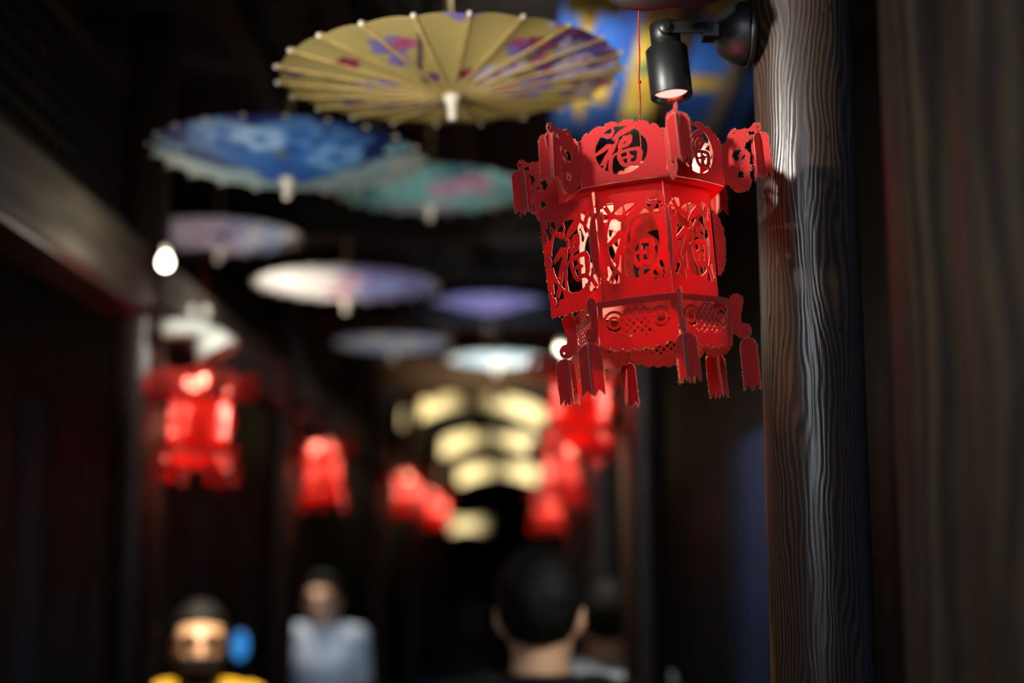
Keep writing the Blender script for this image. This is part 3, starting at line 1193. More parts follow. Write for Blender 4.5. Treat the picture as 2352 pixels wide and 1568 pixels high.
# hinge of the loose panel at the corner of azimuth -60 deg (local); free side swings out
ha = R(300)
hinge = Vector((RB * math.sin(ha) * U, -RB * math.cos(ha) * U, 0))
want = Vector((-0.77, 0.64, 0)).normalized()          # direction from hinge to free edge (world)
bpy.context.view_layer.update()
wl_ = (ML.matrix_world.to_3x3().inverted() @ want); wl_.z = 0; wl_.normalize()
yawp = math.atan2(wl_.y, wl_.x) - math.pi
piv = empty('tmp_pivot')
lo_.matrix_parent_inverse = Matrix.Identity(4)
lo_.matrix_local = (Matrix.Translation(hinge) @ Matrix.Rotation(yawp, 4, 'Z') @ Matrix.Rotation(R(-3.0), 4, 'Y')
                    @ Matrix.Translation(Vector((-154 * U, 0, -4 * U))))
bpy.data.objects.remove(piv)
hang_cord(ML, P(1467, 23, 1.56), 0.0009, M['redcord'], 126, True)
lamp_light(fx, P(1500, 700, 1.57), SPOT_E)

LP = make_lantern(False)
bm = bmesh.new()
lathe(bm, [(0, 146 * U), (5 * U, 148 * U), (8 * U, 154 * U), (7 * U, 161 * U), (4 * U, 166 * U), (0, 167 * U)], 14)
obj('added_glint', bm, M['addedglint'], LP, True)  # glowing bead added for the glints reflected at the lantern top
lant = [
    # px, py, depth, roll, yaw, side, label
    (458, 968, 3.52, 2, 32, -1, 'blurred red paper lantern on the lattice side, nearest there, under a pale lamp shade'),
    (741, 1082, 5.68, -2, 12, -1, 'blurred red paper lantern above the man in the white shirt'),
    (938, 1128, 8.2, 0, 40, -1, 'small blurred red paper lantern, third along the lattice side'),
    (1004, 1166, 10.2, 0, 20, -1, 'small blurred red paper lantern beside the lowest cream arch'),
    (1333, 925, 3.75, 3, 25, 1, 'blurred red paper lantern directly behind the sharp one'),
    (1290, 1082, 5.9, -2, 50, 1, 'blurred red paper lantern below the one just behind the sharp lantern'),
    (1258, 1160, 8.3, 0, 10, 1, 'small blurred red paper lantern above the dark-haired man'),
]
for i, (px, py, d, roll, yaw, side, lab) in enumerate(lant):
    t = LP if i == 0 else copy_tree(LP)
    p = P(px, py, d)
    pose_lantern(t, p, roll, yaw)
    tag(t, lab, 'lantern', 'red paper lanterns along the alley')
    hang_cord(t, (p.x, p.y, 2.45 if i == 0 else 2.62), 0.001, M['redcord'])
    f = copy_tree(fx)
    tag(f, 'blurred black spot lamp on its pillar above the lantern, ' + ('lattice side, ' if side < 0 else 'sharp lantern side, ') +
        ('%s there' % pn_l[i] if side < 0 else '%s behind it' % pn_l[i - 4]), 'lamp', 'spot lamps on the pillars')
    pool = left_y if side < 0 else right_y
    py_ = min(pool, key=lambda q: abs(q - p.y))
    px_ = left_x[left_y.index(py_)] if side < 0 else PRX - 0.004
    f.rotation_euler = (0, 0, math.pi if side < 0 else 0)
    u = 1.6 / F
    f.location = (px_ + (0.062 + 206 * u) * (1 if side < 0 else -1), py_, p.z + 0.255)
    lamp_light(f, (p.x, p.y, p.z - 0.12), SPOT_E * 3.4, 76)
    # arm to hang from
    bm = bmesh.new()
    zc = 2.45 if i == 0 else 2.62
    tube(bm, [(0, 0, 0), ((p.x - px_), p.y - py_, 0), ((p.x - px_) * 1.15, (p.y - py_) * 1.15, 0)], [0.012, 0.01, 0.006], 10)
    b = obj('timber_bracket', bm, M['darkwood'], None, True)
    b.location = (px_, py_, zc + 0.0115)
    tag(b, 'dark timber bracket holding up the ' + lab.split(',')[0].split(' nearest')[0].replace('blurred ', '').replace('small ', '').replace(' below the one just', ' lower'), 'bracket', 'brackets for the lanterns')

# ------------------------------------------------------------------ paper umbrellas, hung upside down
def blend(base, c, k):
    k = np.clip(k, 0, 1)[:, None]
    return base * (1 - k) + np.array([s2l(q) for q in c])[None, :] * k


def flower(px, x, y, cx, cy, r, c, c2, rot=0.0):
    dx, dy = x - cx, y - cy
    a = np.arctan2(dy, dx) + rot
    d = np.hypot(dx, dy)
    k = (r * (0.72 + 0.28 * np.abs(np.cos(2.5 * a))) - d) / (0.18 * r)
    px = blend(px, c, k)
    return blend(px, c2, (0.32 * r - d) / (0.15 * r))


def strokeq(px, x, y, pts, w, c):
    return blend(px, c, sd_capsules(x, y, pts, w) / 0.008 + 0.5)


def base_col(x, c):
    return np.tile(np.array([s2l(q) for q in c]), (len(x), 1))


def paint_cream(x, y):
    y = y - 0.12
    p = base_col(x, (204, 188, 124))
    br = (92, 62, 92)
    p = strokeq(p, x, y, [(-.72, -.02), (-.4, -.05), (-.1, -.08), (.2, .02), (.55, .04), (.9, .12)], .035, br)
    p = strokeq(p, x, y, [(-.12, -.06), (-.16, .25), (-.12, .7)], .03, br)
    p = strokeq(p, x, y, [(.2, .02), (.55, .35), (.85, .5)], .03, br)
    p = strokeq(p, x, y, [(-.45, -.45), (-.2, -.38), (.1, -.5)], .035, (120, 70, 110))
    LIL, PNK, WHT, PUR, RED = (150, 140, 205), (196, 110, 150), (214, 206, 226), (112, 84, 150), (150, 44, 84)
    rr = np.random.default_rng(3)
    fixed = [(-.9, .05, .07, PUR), (-.56, .28, .07, RED), (-.3, .52, .12, LIL), (-.22, .56, .07, PNK), (-.26, .34, .07, LIL), (-.1, .14, .06, PUR), (.1, .16, .07, RED),
             (.1, .92, .11, LIL), (.26, .95, .1, PUR), (.5, .86, .07, RED), (.42, .42, .1, LIL), (.5, .48, .06, RED), (-.48, -.02, .07, LIL), (-.36, -.01, .08, LIL),
             (0, -.16, .11, PNK), (.12, -.1, .11, WHT), (-.1, -.2, .08, WHT), (.26, .12, .12, WHT), (.36, .2, .08, WHT), (.55, .16, .09, PUR), (.62, .02, .12, WHT), (.78, .12, .13, WHT), (.9, .2, .1, PUR),
             (.5, -.12, .12, LIL), (.32, -.15, .09, PNK), (.42, -.34, .12, LIL), (-.28, -.42, .12, PUR), (-.45, -.5, .11, PUR), (-.6, -.48, .09, PUR), (-.1, -.4, .09, PUR), (.82, .32, .12, LIL), (.88, -.02, .1, WHT), (.72, .5, .08, PUR), (.92, .36, .08, RED)]
    for (cx, cy, r, c) in fixed:
        p = flower(p, x, y, cx, cy, r * 1.2, c, (190, 80, 120), rr.uniform(0, 3))
    for _ in range(44):
        a, d = rr.uniform(-.7, .9), math.sqrt(rr.uniform(.3, 1))
        p = flower(p, x, y, d * math.cos(a), d * math.sin(a), rr.uniform(.04, .08), (LIL, WHT, PNK, PUR)[rr.integers(4)], (180, 90, 130), rr.uniform(0, 3))
    return p


def paint_peony(x, y):
    p = base_col(x, (170, 200, 206))
    nz = np.sin(x * 9 + np.sin(y * 7) * 1.5) * np.cos(y * 11 + x * 3)
    r = np.hypot(x, y)
    p = blend(p, (38, 50, 120), (y + .12 + .1 * nz - .25 * np.abs(x)) / .1)
    p = blend(p, (210, 222, 218), ((r - .74) / .05) * (y < .1))
    for (cx, cy, rr_, c) in ((-.45, .5, .26, (90, 130, 180)), (-.35, .72, .26, (130, 168, 210)), (.2, .7, .34, (96, 150, 210)), (.5, .55, .22, (80, 134, 200)),
                             (-.2, .35, .34, (66, 118, 186)), (.15, .25, .36, (56, 118, 196)), (0, .0, .3, (50, 106, 184)), (-.1, .65, .22, (160, 196, 228)), (.4, .3, .25, (120, 176, 226)),
                             (.85, .3, .12, (170, 215, 225)), (-.8, .35, .13, (120, 160, 180))):
        p = flower(p, x, y, cx, cy, rr_, c, (60, 116, 190), cx * 5)
    for (cx, cy, rr_) in ((-.25, .5, .08), (.1, .5, .09), (.3, .6, .07), (0, .25, .1), (.4, .75, .06), (-.4, .55, .06)):
        p = blend(p, (44, 92, 170), (rr_ - np.hypot(x - cx, y - cy)) / .04)
    p = blend(p, (96, 120, 96), (.08 - np.hypot(x - .02, y - .42)) / .05)
    return p


def paint_generic(base, cols, seed, n=22):
    def f(x, y):
        rr = np.random.default_rng(seed)
        p = base_col(x, base)
        for _ in range(n):
            a, d = rr.uniform(0, 6.28), math.sqrt(rr.uniform(0, 1))
            c = cols[rr.integers(len(cols))]
            p = flower(p, x, y, d * math.cos(a), d * math.sin(a), rr.uniform(.12, .3), c, tuple(int(q * .8) for q in c), rr.uniform(0, 3))
        return p
    return f


def paint_lilac(x, y):
    p = base_col(x, (196, 182, 200))
    p = blend(p, (150, 170, 210), (x - .1) / .5)
    for (cx, cy, w) in ((-.25, .2, .1), (-.1, .5, .12), (.12, .3, .1), (.3, .6, .1)):
        p = blend(p, (120, 50, 78), (w - np.hypot((x - cx) * 1.6, y - cy)) / .05)
    p = blend(p, (60, 64, 96), (.14 - np.hypot(x - .12, y - .45)) / .06)
    for (cx, cy) in ((.5, .3), (.6, .6), (.75, .1), (.4, .0), (.85, .4)):
        p = flower(p, x, y, cx, cy, .16, (214, 216, 222), (140, 110, 150))
    return blend(p, (236, 230, 220), (np.hypot(x, y) - .86) / .04 * (y < .2))


def paint_halves(x, y):
    p = blend(base_col(x, (232, 226, 220)), (128, 128, 180), (x + .05) / .35 + .15 * np.sin(y * 9))
    for (cx, cy, r, c) in ((-.05, .2, .2, (206, 150, 165)), (.1, .6, .18, (196, 150, 170)), (.5, .3, .22, (150, 160, 210)), (.7, -.2, .2, (110, 116, 170)), (.35, -.4, .2, (170, 160, 200)), (-.2, -.5, .14, (210, 170, 175))):
        p = flower(p, x, y, cx, cy, r, c, tuple(int(q * .8) for q in c), cx * 4)
    return p


CANOPY = paper('canopy_paper', (1, 1, 1, 1), 0.45, (1, 1, 1, 1), 0.0, 'paint', 0.6, 0.3)
NR = 22


def canopy_mesh(slope, paint, wr=1.0):
    """Unit-radius shallow cone, tip down at the origin, slightly slack between the ribs."""
    per, rings = (10, 44)
    n = NR * per
    th = np.arange(n) * 2 * math.pi / n
    verts, faces, mats_ = [], [], []
    rr = np.linspace(0.02, 1, rings)
    fr = (np.arange(n) % per) / per
    chord = math.cos(math.pi / NR) / np.cos((fr - .5) * 2 * math.pi / NR)
    for layer, dz in ((0, 0.0), (1, 0.005)):
        for r in rr:
            k = 1 + (chord - 1) * r
            sag = 0.018 * np.sin(np.pi * fr) * r
            for a, q, s in zip(th, k, sag):
                verts.append((r * q * math.cos(a), r * q * math.sin(a), slope * r ** 1.12 + s + dz))
    N = n * rings
    for L in (0, 1):
        for i in range(rings - 1):
            for j in range(n):
                a, b = L * N + i * n + j, L * N + i * n + (j + 1) % n
                f = (a, b, b + n, a + n)
                faces.append(f if L else f[::-1])
    for j in range(n):
        for i in (0, rings - 1):
            a, b = i * n + j, i * n + (j + 1) % n
            f = (a, b, b + N, a + N)
            faces.append(f if i else f[::-1])
    me = bpy.data.meshes.new('canopy')
    me.from_pydata(verts, [], faces)
    V = np.array(verts)
    colr = paint(V[:, 0], -V[:, 1])
    at = me.color_attributes.new('paint', 'FLOAT_COLOR', 'POINT')
    at.data.foreach_set('color', np.hstack([colr, np.ones((len(V), 1))]).astype(np.float32).ravel())
    me.materials.append(CANOPY)
    for p in me.polygons: p.use_smooth = False
    return me


def rib_mesh(slope, proud):
    bm = bmesh.new()
    w = 0.011
    lo_z = -0.007 if proud else 0.004
    pts = [(r, slope * r ** 1.12) for r in (0.05, 0.3, 0.55, 0.8, 1.012)]
    prev = None
    for r, z in pts:
        cur = [bm.verts.new((r, q, z + dz)) for q, dz in ((-w, lo_z), (w, lo_z), (w, 0.02), (-w, 0.02))]
        if prev:
            for k in range(4):
                bm.faces.new((prev[k], prev[(k + 1) % 4], cur[(k + 1) % 4], cur[k]))
        else:
            bm.faces.new(cur)
        prev = cur
    bm.faces.new(prev[::-1])
    return mesh_of(bm, 'rib', M['bamboo'])


def bead_mesh():
    bm = bmesh.new(); ball(bm, (0, 0, 0), 0.016, 10, 8)
    return mesh_of(bm, 'rim_bead', M['bead'], True)


def tip_mesh():
    bm = bmesh.new()
    lathe(bm, [(0, 0.035), (0.052, 0.03), (0.056, 0.0), (0.05, -0.03), (0.034, -0.06), (0.03, -0.075), (0.03, -0.13), (0.022, -0.15), (0, -0.155)], 16)
    return mesh_of(bm, 'tip', M['bead'], True)


def stick_mesh():
    bm = bmesh.new()
    tube(bm, [(0, 0, 0.02), (0, 0, 0.4), (0, 0, 0.82)], 0.024, 12)
    ball(bm, (0, 0, 0.82), 0.032, 10, 8)
    return mesh_of(bm, 'handle_stick', M['bamboo'], True)


def strut_mesh(slope):
    bm = bmesh.new()
    tube(bm, [(0.03, 0, 0.30), (0.48, 0, slope * .48 ** 1.12 + 0.02)], 0.009, 6)
    return mesh_of(bm, 'stretcher', M['bamboo'], True)


BEAD, TIP, STICK = bead_mesh(), tip_mesh(), stick_mesh()
hub_b = bmesh.new(); lathe(hub_b, [(0.024, 0.27), (0.045, 0.275), (0.045, 0.325), (0.024, 0.33)], 16)
HUB = mesh_of(hub_b, 'hub', M['bamboo'], True)
edge_cache = {}


def umbrella(px, py, d, width_px, slope, paint, label, tilt=(0, 0), rot=0.0):
    rad = width_px / F * d / 2
    p = P(px, py, d)
    t = empty('paper_umbrella')
    t.matrix_world = Matrix.Translation(p - Vector((0, 0, slope * rad))) @ Matrix.Rotation(R(tilt[0]), 4, 'X') @ Matrix.Rotation(R(tilt[1]), 4, 'Y') @ Matrix.Scale(rad, 4)
    tag(t, label, 'umbrella', 'paper umbrellas hung upside down over the alley')
    link('canopy', canopy_mesh(slope, paint), t)
    key = round(slope, 3)
    if key not in edge_cache:
        edge_cache[key] = (rib_mesh(slope, slope < 0.14), strut_mesh(slope))
    rb, sb = edge_cache[key]
    for k in range(NR):
        a = 2 * math.pi * k / NR
        o = link('rib', rb, t); o.rotation_euler = (0, 0, a)
        o = link('rim_bead', BEAD, t); o.location = (1.022 * math.cos(a), 1.022 * math.sin(a), slope + 0.004)
        if k % 2 == 0:
            o = link('stretcher', sb, t); o.rotation_euler = (0, 0, a)
    link('tip', TIP, t)
    link('hub', HUB, t)
    link('handle_stick', STICK, t)
    bpy.context.view_layer.update()
    inv = t.matrix_world.inverted()
    a = Vector((0, 0, 0.83))
    top = t.matrix_world @ a
    b = inv @ Vector((top.x, top.y, 3.12))
    bm = bmesh.new(); tube(bm, [a, b], 0.006, 6)
    obj('cord', bm, M['cord'], t)
    return t


UM = [
    (1038, 176, 2.15, 782, 0.115, paint_cream, 'cream paper umbrella painted with purple blossoms, the sharpest and highest one', (1.6, -2.2)),
    (662, 362, 2.78, 612, 0.17, paint_peony, 'blue paper umbrella painted with a pale blue peony', (0, 1)),
    (988, 440, 3.7, 440, 0.16, paint_generic((130, 190, 190), [(150, 205, 200), (90, 150, 160), (200, 140, 170), (190, 160, 190)], 4), 'teal and pink paper umbrella partly behind the blue one', (0, 0)),
    (502, 545, 4.2, 376, 0.16, paint_lilac, 'lilac paper umbrella with dark red blossoms and white rim behind the lit bulb', (0, 0)),
    (796, 655, 4.3, 410, 0.16, paint_halves, 'whitish and blue violet paper umbrella, its tip glowing pale', (0, 0)),
    (1122, 700, 6.0, 262, 0.26, paint_generic((180, 164, 210), [(190, 176, 220), (150, 146, 205), (206, 170, 205)], 11), 'plain lavender paper umbrella shaped like a deep cone', (0, 0)),
    (902, 790, 6.3, 262, 0.16, paint_generic((150, 164, 196), [(170, 190, 210), (120, 130, 180), (200, 200, 205)], 14), 'dull blue grey paper umbrella above the brown beam', (0, 0)),
    (1140, 826, 7.3, 220, 0.16, paint_generic((196, 208, 214), [(222, 226, 224), (150, 180, 200)], 17), 'bright white and pale blue paper umbrella above the cream arches', (0, 0)),
]
for a in UM:
    umbrella(a[0], a[1], a[2], a[3], a[4], a[5], a[6], a[7])
# added spots without fixtures brighten the umbrellas from underneath
UL = [(-0.30, -0.8, -0.35, 34, NEUT), (-0.15, -0.55, -0.6, 22, NEUT), (0.2, -0.4, -0.7, 16, NEUT), (0.3, -0.3, -0.75, 20, NEUT),
      (-0.5, -0.4, -0.6, 60, NEUT), (0.1, -0.5, -0.9, 44, COOL), (0.2, -0.4, -0.9, 26, NEUT), (0.1, -0.4, -0.8, 150, NEUT)]
for a, (dx, dy, dz, e, c) in zip(UM, UL):
    p = P(a[0], a[1], a[2])
    lamp('umbrella_fill', 'SPOT', p + Vector((dx, dy, dz)), p, e, c, 0.05, 42, 0.9)
p = P(1180, 140, 2.15)
lamp('umbrella_fill', 'SPOT', p + Vector((0.12, 0.05, 0.45)), p, 10, NEUT, 0.04, 80, 0.8)  # added spot above, so light shows through the canopy
lamp('beam_fill', 'SPOT', (-0.2, 7.3, 2.35), (-0.15, 8.14, 2.8), 70, (1, .7, .4), 0.05, 80, 0.9)  # warm spot added to bring out the brown beam


# ------------------------------------------------------------------ bulbs and pale shade
def make_bulb():
    t = empty('light_bulb')
    bm = bmesh.new()
    lathe(bm, [(0, -0.042), (0.014, -0.040), (0.025, -0.031), (0.0305, -0.017), (0.031, -0.004), (0.027, 0.01), (0.019, 0.024), (0.014, 0.036)], 24)
    obj('glass', bm, M['bulb'], t, True)
    bm = bmesh.new()
    lathe(bm, [(0.014, 0.036), (0.018, 0.038), (0.018, 0.07), (0.01, 0.078), (0, 0.078)], 20)
    obj('socket', bm, M['socket'], t, True)
    return t


b1 = make_bulb()
b1.location = P(380, 598, 3.05)
b1.scale = (0.5, 0.5, 0.5)
tag(b1, 'lit bare bulb hanging in front of the lilac umbrella', 'bulb')
b2 = copy_tree(b1)
b2.location = P(1287, 808, 4.4)
b2.scale = (0.55, 0.55, 0.55)
tag(b2, 'lit bare bulb half hidden behind the lowest left tassel of the sharp lantern', 'bulb')
for b in (b1, b2):
    bm = bmesh.new(); tube(bm, [(0, 0, 0.076), (0, 0, (3.12 - b.location.z) / b.scale.x)], 0.006, 6)
    obj('cord', bm, M['cord'], b)
    lamp('bulb_light', 'POINT', b.location + Vector((0, -0.03, -0.05)), None, 1.2, (1, 0.93, 0.75), 0.03)

M['enamel'] = mat('pale_enamel', rgb(214, 218, 208), 0.4)
sh = empty('wall_lamp', P(440, 745, 3.5))
tag(sh, 'pale enamel lamp with bent arm and wide shade above the left lantern', 'lamp')
u = 3.5 / F
bm = bmesh.new()
tube(bm, [(-64 * u, 0, -14 * u), (-30 * u, 0, -6 * u), (20 * u, 0, -10 * u), (40 * u, 0, -26 * u)], [24 * u, 22 * u, 20 * u, 24 * u], 14)
obj('bent_arm', bm, M['enamel'], sh, True)
bm = bmesh.new()
lathe(bm, [(12 * u, 0), (26 * u, -4 * u), (44 * u, -34 * u), (54 * u, -64 * u), (50 * u, -64 * u), (40 * u, -36 * u), (20 * u, -8 * u)], 24)
o = obj('shade', bm, M['enamel'], sh, True)
o.location = (34 * u, 0, -12 * u); o.rotation_euler = (0, R(-28), 0)
bm = bmesh.new()
tube(bm, [(-64 * u, 0, -14 * u), (-64 * u, 0, 40 * u), (-118 * u, 0.02, 40 * u)], 8 * u, 8)
obj('pipe', bm, M['black'], sh, True)
for dx in (0, 34):
    bm = bmesh.new(); ball(bm, (dx * u, 0, 34 * u), 12 * u, 10, 8)
    tube(bm, [(dx * u, 0, 34 * u), (dx * u, 0, 0)], 4 * u, 6)
    obj('finial', bm, M['enamel'], sh, True)
lamp('shade_fill', 'SPOT', P(520, 640, 3.1), P(440, 770, 3.5), 9, NEUT, 0.03, 45, 0.8)  # added spot that whitens the pale shade, not its own light

# ------------------------------------------------------------------ cream arches far down the alley
M['cream'] = noisy(mat('cream_paint', rgb(226, 210, 160), 0.6), rgb(208, 190, 138), rgb(236, 222, 178), (4, 4, 4), 4, 0.1)
arch_l = [
    (1088, 945, 11.5, 325, 48, 44, 'widest and uppermost of the cream painted arched lintels'),
    (1124, 1020, 14.5, 222, 42, 30, 'middle one of the cream painted arched lintels'),
    (1144, 1087, 17.5, 180, 42, 16, 'third cream painted arched lintel from the top, right above the dark opening'),
    (1074, 1206, 21.0, 118, 40, 3, 'small flat cream lintel hanging lowest and farthest in the alley'),
]
for (px, py, d, w, h, rise, lab) in arch_l:
    u = d / F
    t = empty('arched_lintel', P(px, py, d))
    tag(t, lab, 'lintel', 'cream lintels far down the alley')
    bm = bmesh.new()
    n = 24
    prev = None
    for i in range(n + 1):
        s = -1 + 2 * i / n
        zc = rise * (1 - s * s) - rise * 0.4
        hh = h / 2 * (0.62 + 0.38 * abs(s) ** 1.2) * (1 if abs(s) < .96 else .8)
        cur = [bm.verts.new((s * w / 2 * u, y, (zc + z) * u)) for y, z in ((-0.06, -hh), (0.06, -hh), (0.06, hh), (-0.06, hh))]
        if prev:
            for k in range(4):
                bm.faces.new((prev[k], prev[(k + 1) % 4], cur[(k + 1) % 4], cur[k]))
        else:
            bm.faces.new(cur)
        prev = cur
    bm.faces.new(prev[::-1])
    obj('arch_board', bm, M['cream'], t)
    for s in (-1, 1):
        bm = bmesh.new(); box(bm, (s * w * .46 * u - .015, -.02, 0), (s * w * .46 * u + .015, .02, 3.12 - t.location.z), 0.004)
        obj('hanger', bm, M['darkwood'], t)
    for s, e in (((-0.74, 1.0), (0.74, 0.85)) if rise > 5 else ((-0.2, 0.7),)):
        lamp('lintel_fill', 'SPOT', t.location + Vector((s * w / 2 * u, -0.8, -0.55)), t.location + Vector((s * w / 2 * u, 0, 0)), 130 * e, (1, .91, .72), 0.05, 46, 1.0)  # added spots without fixtures, brightening the lintels

# small things on the walls
M['blueglow'] = mat('blue_lit_screen', rgb(40, 130, 220), 0.4, emit=rgb(58, 150, 232), estr=0.9)
bs = empty('blue_lamp', P(551, 1482, 5.2))
tag(bs, 'small oval lamp glowing blue beside the masked woman head', 'lamp')
bs['label'] = 'small oval lamp glowing blue beside the head of the person in yellow'
bm = bmesh.new(); ball(bm, (0, 0, 0), 0.05, 16, 12, (0.58, 0.5, 1.0)); obj('glow_glass', bm, M['blueglow'], bs, True)
bm = bmesh.new(); box(bm, (-0.034, 0.012, -0.056), (0.034, 0.04, 0.056), 0.008); obj('back_box', bm, M['black'], bs)
bm = bmesh.new(); tube(bm, [(0, 0.03, 0), (-0.4, 0.03, 0), (WLX + 0.03 - bs.location.x, 0.03, 0)], 0.008, 8); obj('wall_arm', bm, M['black'], bs, True)

# ------------------------------------------------------------------ people
def skin_mat(name, c, c2):
    m = noisy(mat(name, c, 0.45), c, c2, (30, 30, 30), 3, 0.05)
    m.node_tree.nodes['Principled BSDF'].inputs['Subsurface Weight'].default_value = 0.08
    return m


M['skin'] = skin_mat('skin', rgb(206, 158, 122), rgb(220, 174, 138))
M['hair'] = noisy(mat('black_hair', rgb(16, 14, 14), 0.7, spec=0.2), rgb(6, 6, 6), rgb(16, 14, 13), (120, 120, 20), 4, 0.5)
M['eyewhite'] = mat('eye_white', rgb(226, 222, 214), 0.3)
M['iris'] = mat('dark_iris', rgb(30, 20, 14), 0.2)
M['lips'] = mat('lips', rgb(168, 92, 84), 0.45)


def cloth(name, c):
    d = tuple(q * 0.8 for q in c[:3]) + (1,)
    return noisy(mat(name, c, 0.85, spec=0.2), d, c, (18, 18, 9), 4, 0.25)


def sphere_tube(bm, pts, rad, n=12):
    tube(bm, pts, rad, n)
    for p, r in zip(pts, rad):
        rr = r if not isinstance(r, (tuple, list)) else min(r)
        ball(bm, p, rr * 1.0, 10, 8)


def fuse(bm, name, voxel, smooth_it, material, parent):
    """Weld overlapping closed pieces into one continuous skin."""
    me = bpy.data.meshes.new(name)
    bmesh.ops.recalc_face_normals(bm, faces=bm.faces)
    bm.to_mesh(me); bm.free()
    o = bpy.data.objects.new(name, me)
    COL.objects.link(o)
    r = o.modifiers.new('r', 'REMESH'); r.mode = 'VOXEL'; r.voxel_size = voxel; r.use_smooth_shade = True
    s = o.modifiers.new('s', 'SMOOTH'); s.factor = 0.5; s.iterations = smooth_it
    dg = bpy.context.evaluated_depsgraph_get()
    new = bpy.data.meshes.new_from_object(o.evaluated_get(dg))
    new.name = name
    o.modifiers.clear()
    o.data = new
    bpy.data.meshes.remove(me)
    new.materials.clear(); new.materials.append(material)
    for p in new.polygons: p.use_smooth = True
    o.parent = parent
    return o


def ell_rings(bm, rings, n=20):
    """Closed stack of horizontal ellipses (cx, cy, z, rx, ry)."""
    rs = []
    for cx, cy, z, rx, ry in rings:
        rs.append([bm.verts.new((cx + rx * math.cos(2 * math.pi * k / n), cy + ry * math.sin(2 * math.pi * k / n), z)) for k in range(n)])
    for a, b in zip(rs, rs[1:]):
        for k in range(n):
            bm.faces.new((a[k], a[(k + 1) % n], b[(k + 1) % n], b[k]))
    bm.faces.new(rs[0][::-1]); bm.faces.new(rs[-1])


